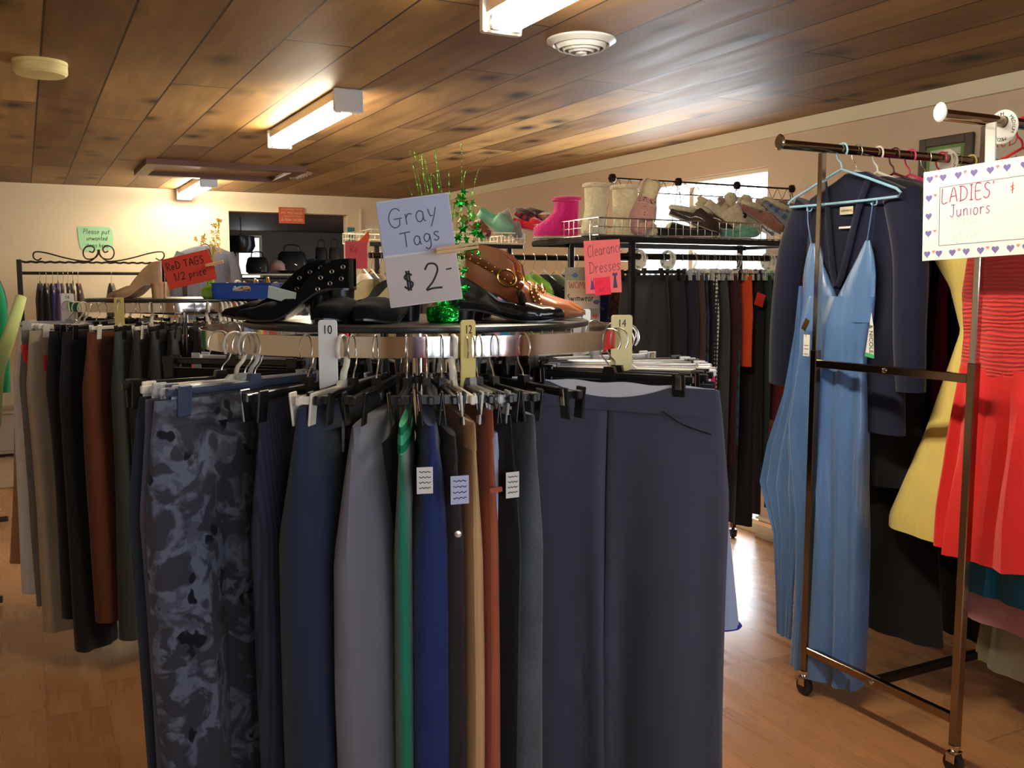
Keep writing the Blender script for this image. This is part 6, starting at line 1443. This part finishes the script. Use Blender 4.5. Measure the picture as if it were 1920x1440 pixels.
disc_divider(R1(2.98 + .03), HY + .0 + math.pi / 2 * 0, 'round MEDIUM size disc near the middle of the far rail', 'MEDIUM', .047, M['frost'])
disc_divider(R2(2.47), HY, 'round white MEDIUM size disc at the front of the near rail', 'MEDIUM', .047)
# formal wear sign on the near post
r = empty('formal_wear_sign', (FX - .035, 1.775, 1.652), (0, math.radians(-2.0), -math.pi / 2), 'white sign with heart border reading LADIES & Juniors on the near post', 'sign')
# face it toward the shop (local -Y -> world -X)
w_, h_ = .385, .258
MB().box((0, 0, 0), (w_, .0022, h_), bev=.0006).build('board', plain('bright_card', (240, 240, 240), .5), r, smooth=False)
b = MB(); t = .0014
for (cx_, cz_, sx_, sz_) in ((0, .078, .27, t), (0, -.088, .27, t), (-.135, -.005, t, .166), (.135, -.005, t, .166)): b.box((cx_, -.0014, cz_), (sx_, .0008, sz_))
b.build('ruled_box', M['bluegrey'], r, smooth=False)
b = MB(); scrawl(b, "LADIES'", -.128, .032, .042, .0030, y=-.0018, xs=.98); b.build('lettering', plain('magenta_ink', (168, 50, 110), .7), r, smooth=False)
b = MB(); scrawl(b, '&', .085, .036, .028, .0022, y=-.0018); b.build('ampersand', plain('orange_ink', (214, 90, 50), .7), r, smooth=False)
b = MB(); scrawl(b, 'Juniors', -.10, -.010, .034, .0028, y=-.0018, xs=.98); b.build('second_lettering', plain('mauve_ink', (150, 96, 160), .7), r, smooth=False)
b = MB(); scrawl(b, 'FORMAL', -.118, -.040, .026, .0018, y=-.0018, xs=1.1); scrawl(b, 'WEAR', -.09, -.078, .026, .0018, y=-.0018, xs=1.1); b.build('faded_lettering', plain('faded_ink', (214, 214, 214), .7), r, smooth=False)
def heart(s): return [(s * .5 * (math.sin(a) ** 3), s * (.42 * math.cos(a) - .16 * math.cos(2 * a) - .06 * math.cos(3 * a) - .03 * math.cos(4 * a))) for a in [2 * math.pi * k / 22 for k in range(22)]][::-1]
hm, hp, hl_ = plain('heart_violet', (116, 104, 176), .7), plain('heart_coral', (224, 130, 130), .7), plain('heart_pale', (214, 206, 226), .7)
pos = [(x, .106) for x in (-.17, -.125, -.075, -.025, .025, .075, .125, .17)] + [(x, -.110) for x in (-.175, -.135, -.09, -.045, .0, .045, .09, .135)] + [(-.172, z) for z in (.052, .0, -.05)] + [(.168, z) for z in (.052, .0, -.05)]
for k, (x, z) in enumerate(pos):
    MB().prism([(x + p[0], z + p[1]) for p in heart(.022)], .001).build('heart', hm, r, smooth=False, loc=(0, -.0013, 0))
    if k % 2 == 0: MB().prism([(x + .022 + p[0], z + .006 + p[1]) for p in heart(.010)], .001).build('small_heart', hp, r, smooth=False, loc=(0, -.0013, 0))
MB().box((.06, .0, .135), (.03, .006, .16)).build('hanging_tab', M['white'], r, smooth=False, loc=(-.045, .012, .02))
# ================================================================ unseen rack added behind the photographer for the chrome rings to mirror
r = empty('straight_clothing_rack', (.9, -1.1, 0), 0, 'straight garment rack added behind the photographer for the chrome rings to mirror', 'clothing rack')
MB().tube([(-1.5, 0, 1.55), (1.5, 0, 1.55)], .015, 12).build('rail', M['chrome'], r)
for s in (-1, 1): MB().tube([(s * 1.45, 0, .04), (s * 1.45, 0, 1.55)], .014, 12).build('post', M['chrome'], r); MB().box((s * 1.45, 0, .025), (.03, .5, .03), bev=.003).build('foot', M['chrome'], r, smooth=False)
RC = [('violet', (84, 40, 120)), ('scarlet', (200, 36, 40)), ('emerald', (20, 110, 60)), ('white', (226, 224, 220)), ('lavender', (170, 150, 200)), ('teal', (30, 120, 140)), ('black', (22, 22, 24)), ('lemon', (220, 200, 80)), ('denim blue', (60, 84, 130)), ('pink', (226, 130, 160)), ('brown', (90, 60, 44)), ('orange', (220, 110, 50)), ('grey', (120, 120, 124)), ('ruby', (140, 20, 50))]
for k, (lb, c) in enumerate(RC):
    X = -.5 + k * .21 + .02 * math.sin(k * 3)
    onrail(X, 'blouse', 'blouse', lb + ' blouse on the added rack behind the photographer', fabric('rear_' + lb.replace(' ', '_'), c), .7, hw=.2, t=.04, shirt=True, hk='shirt:clear', seed=500 + k, Y=-1.1, z=1.55)
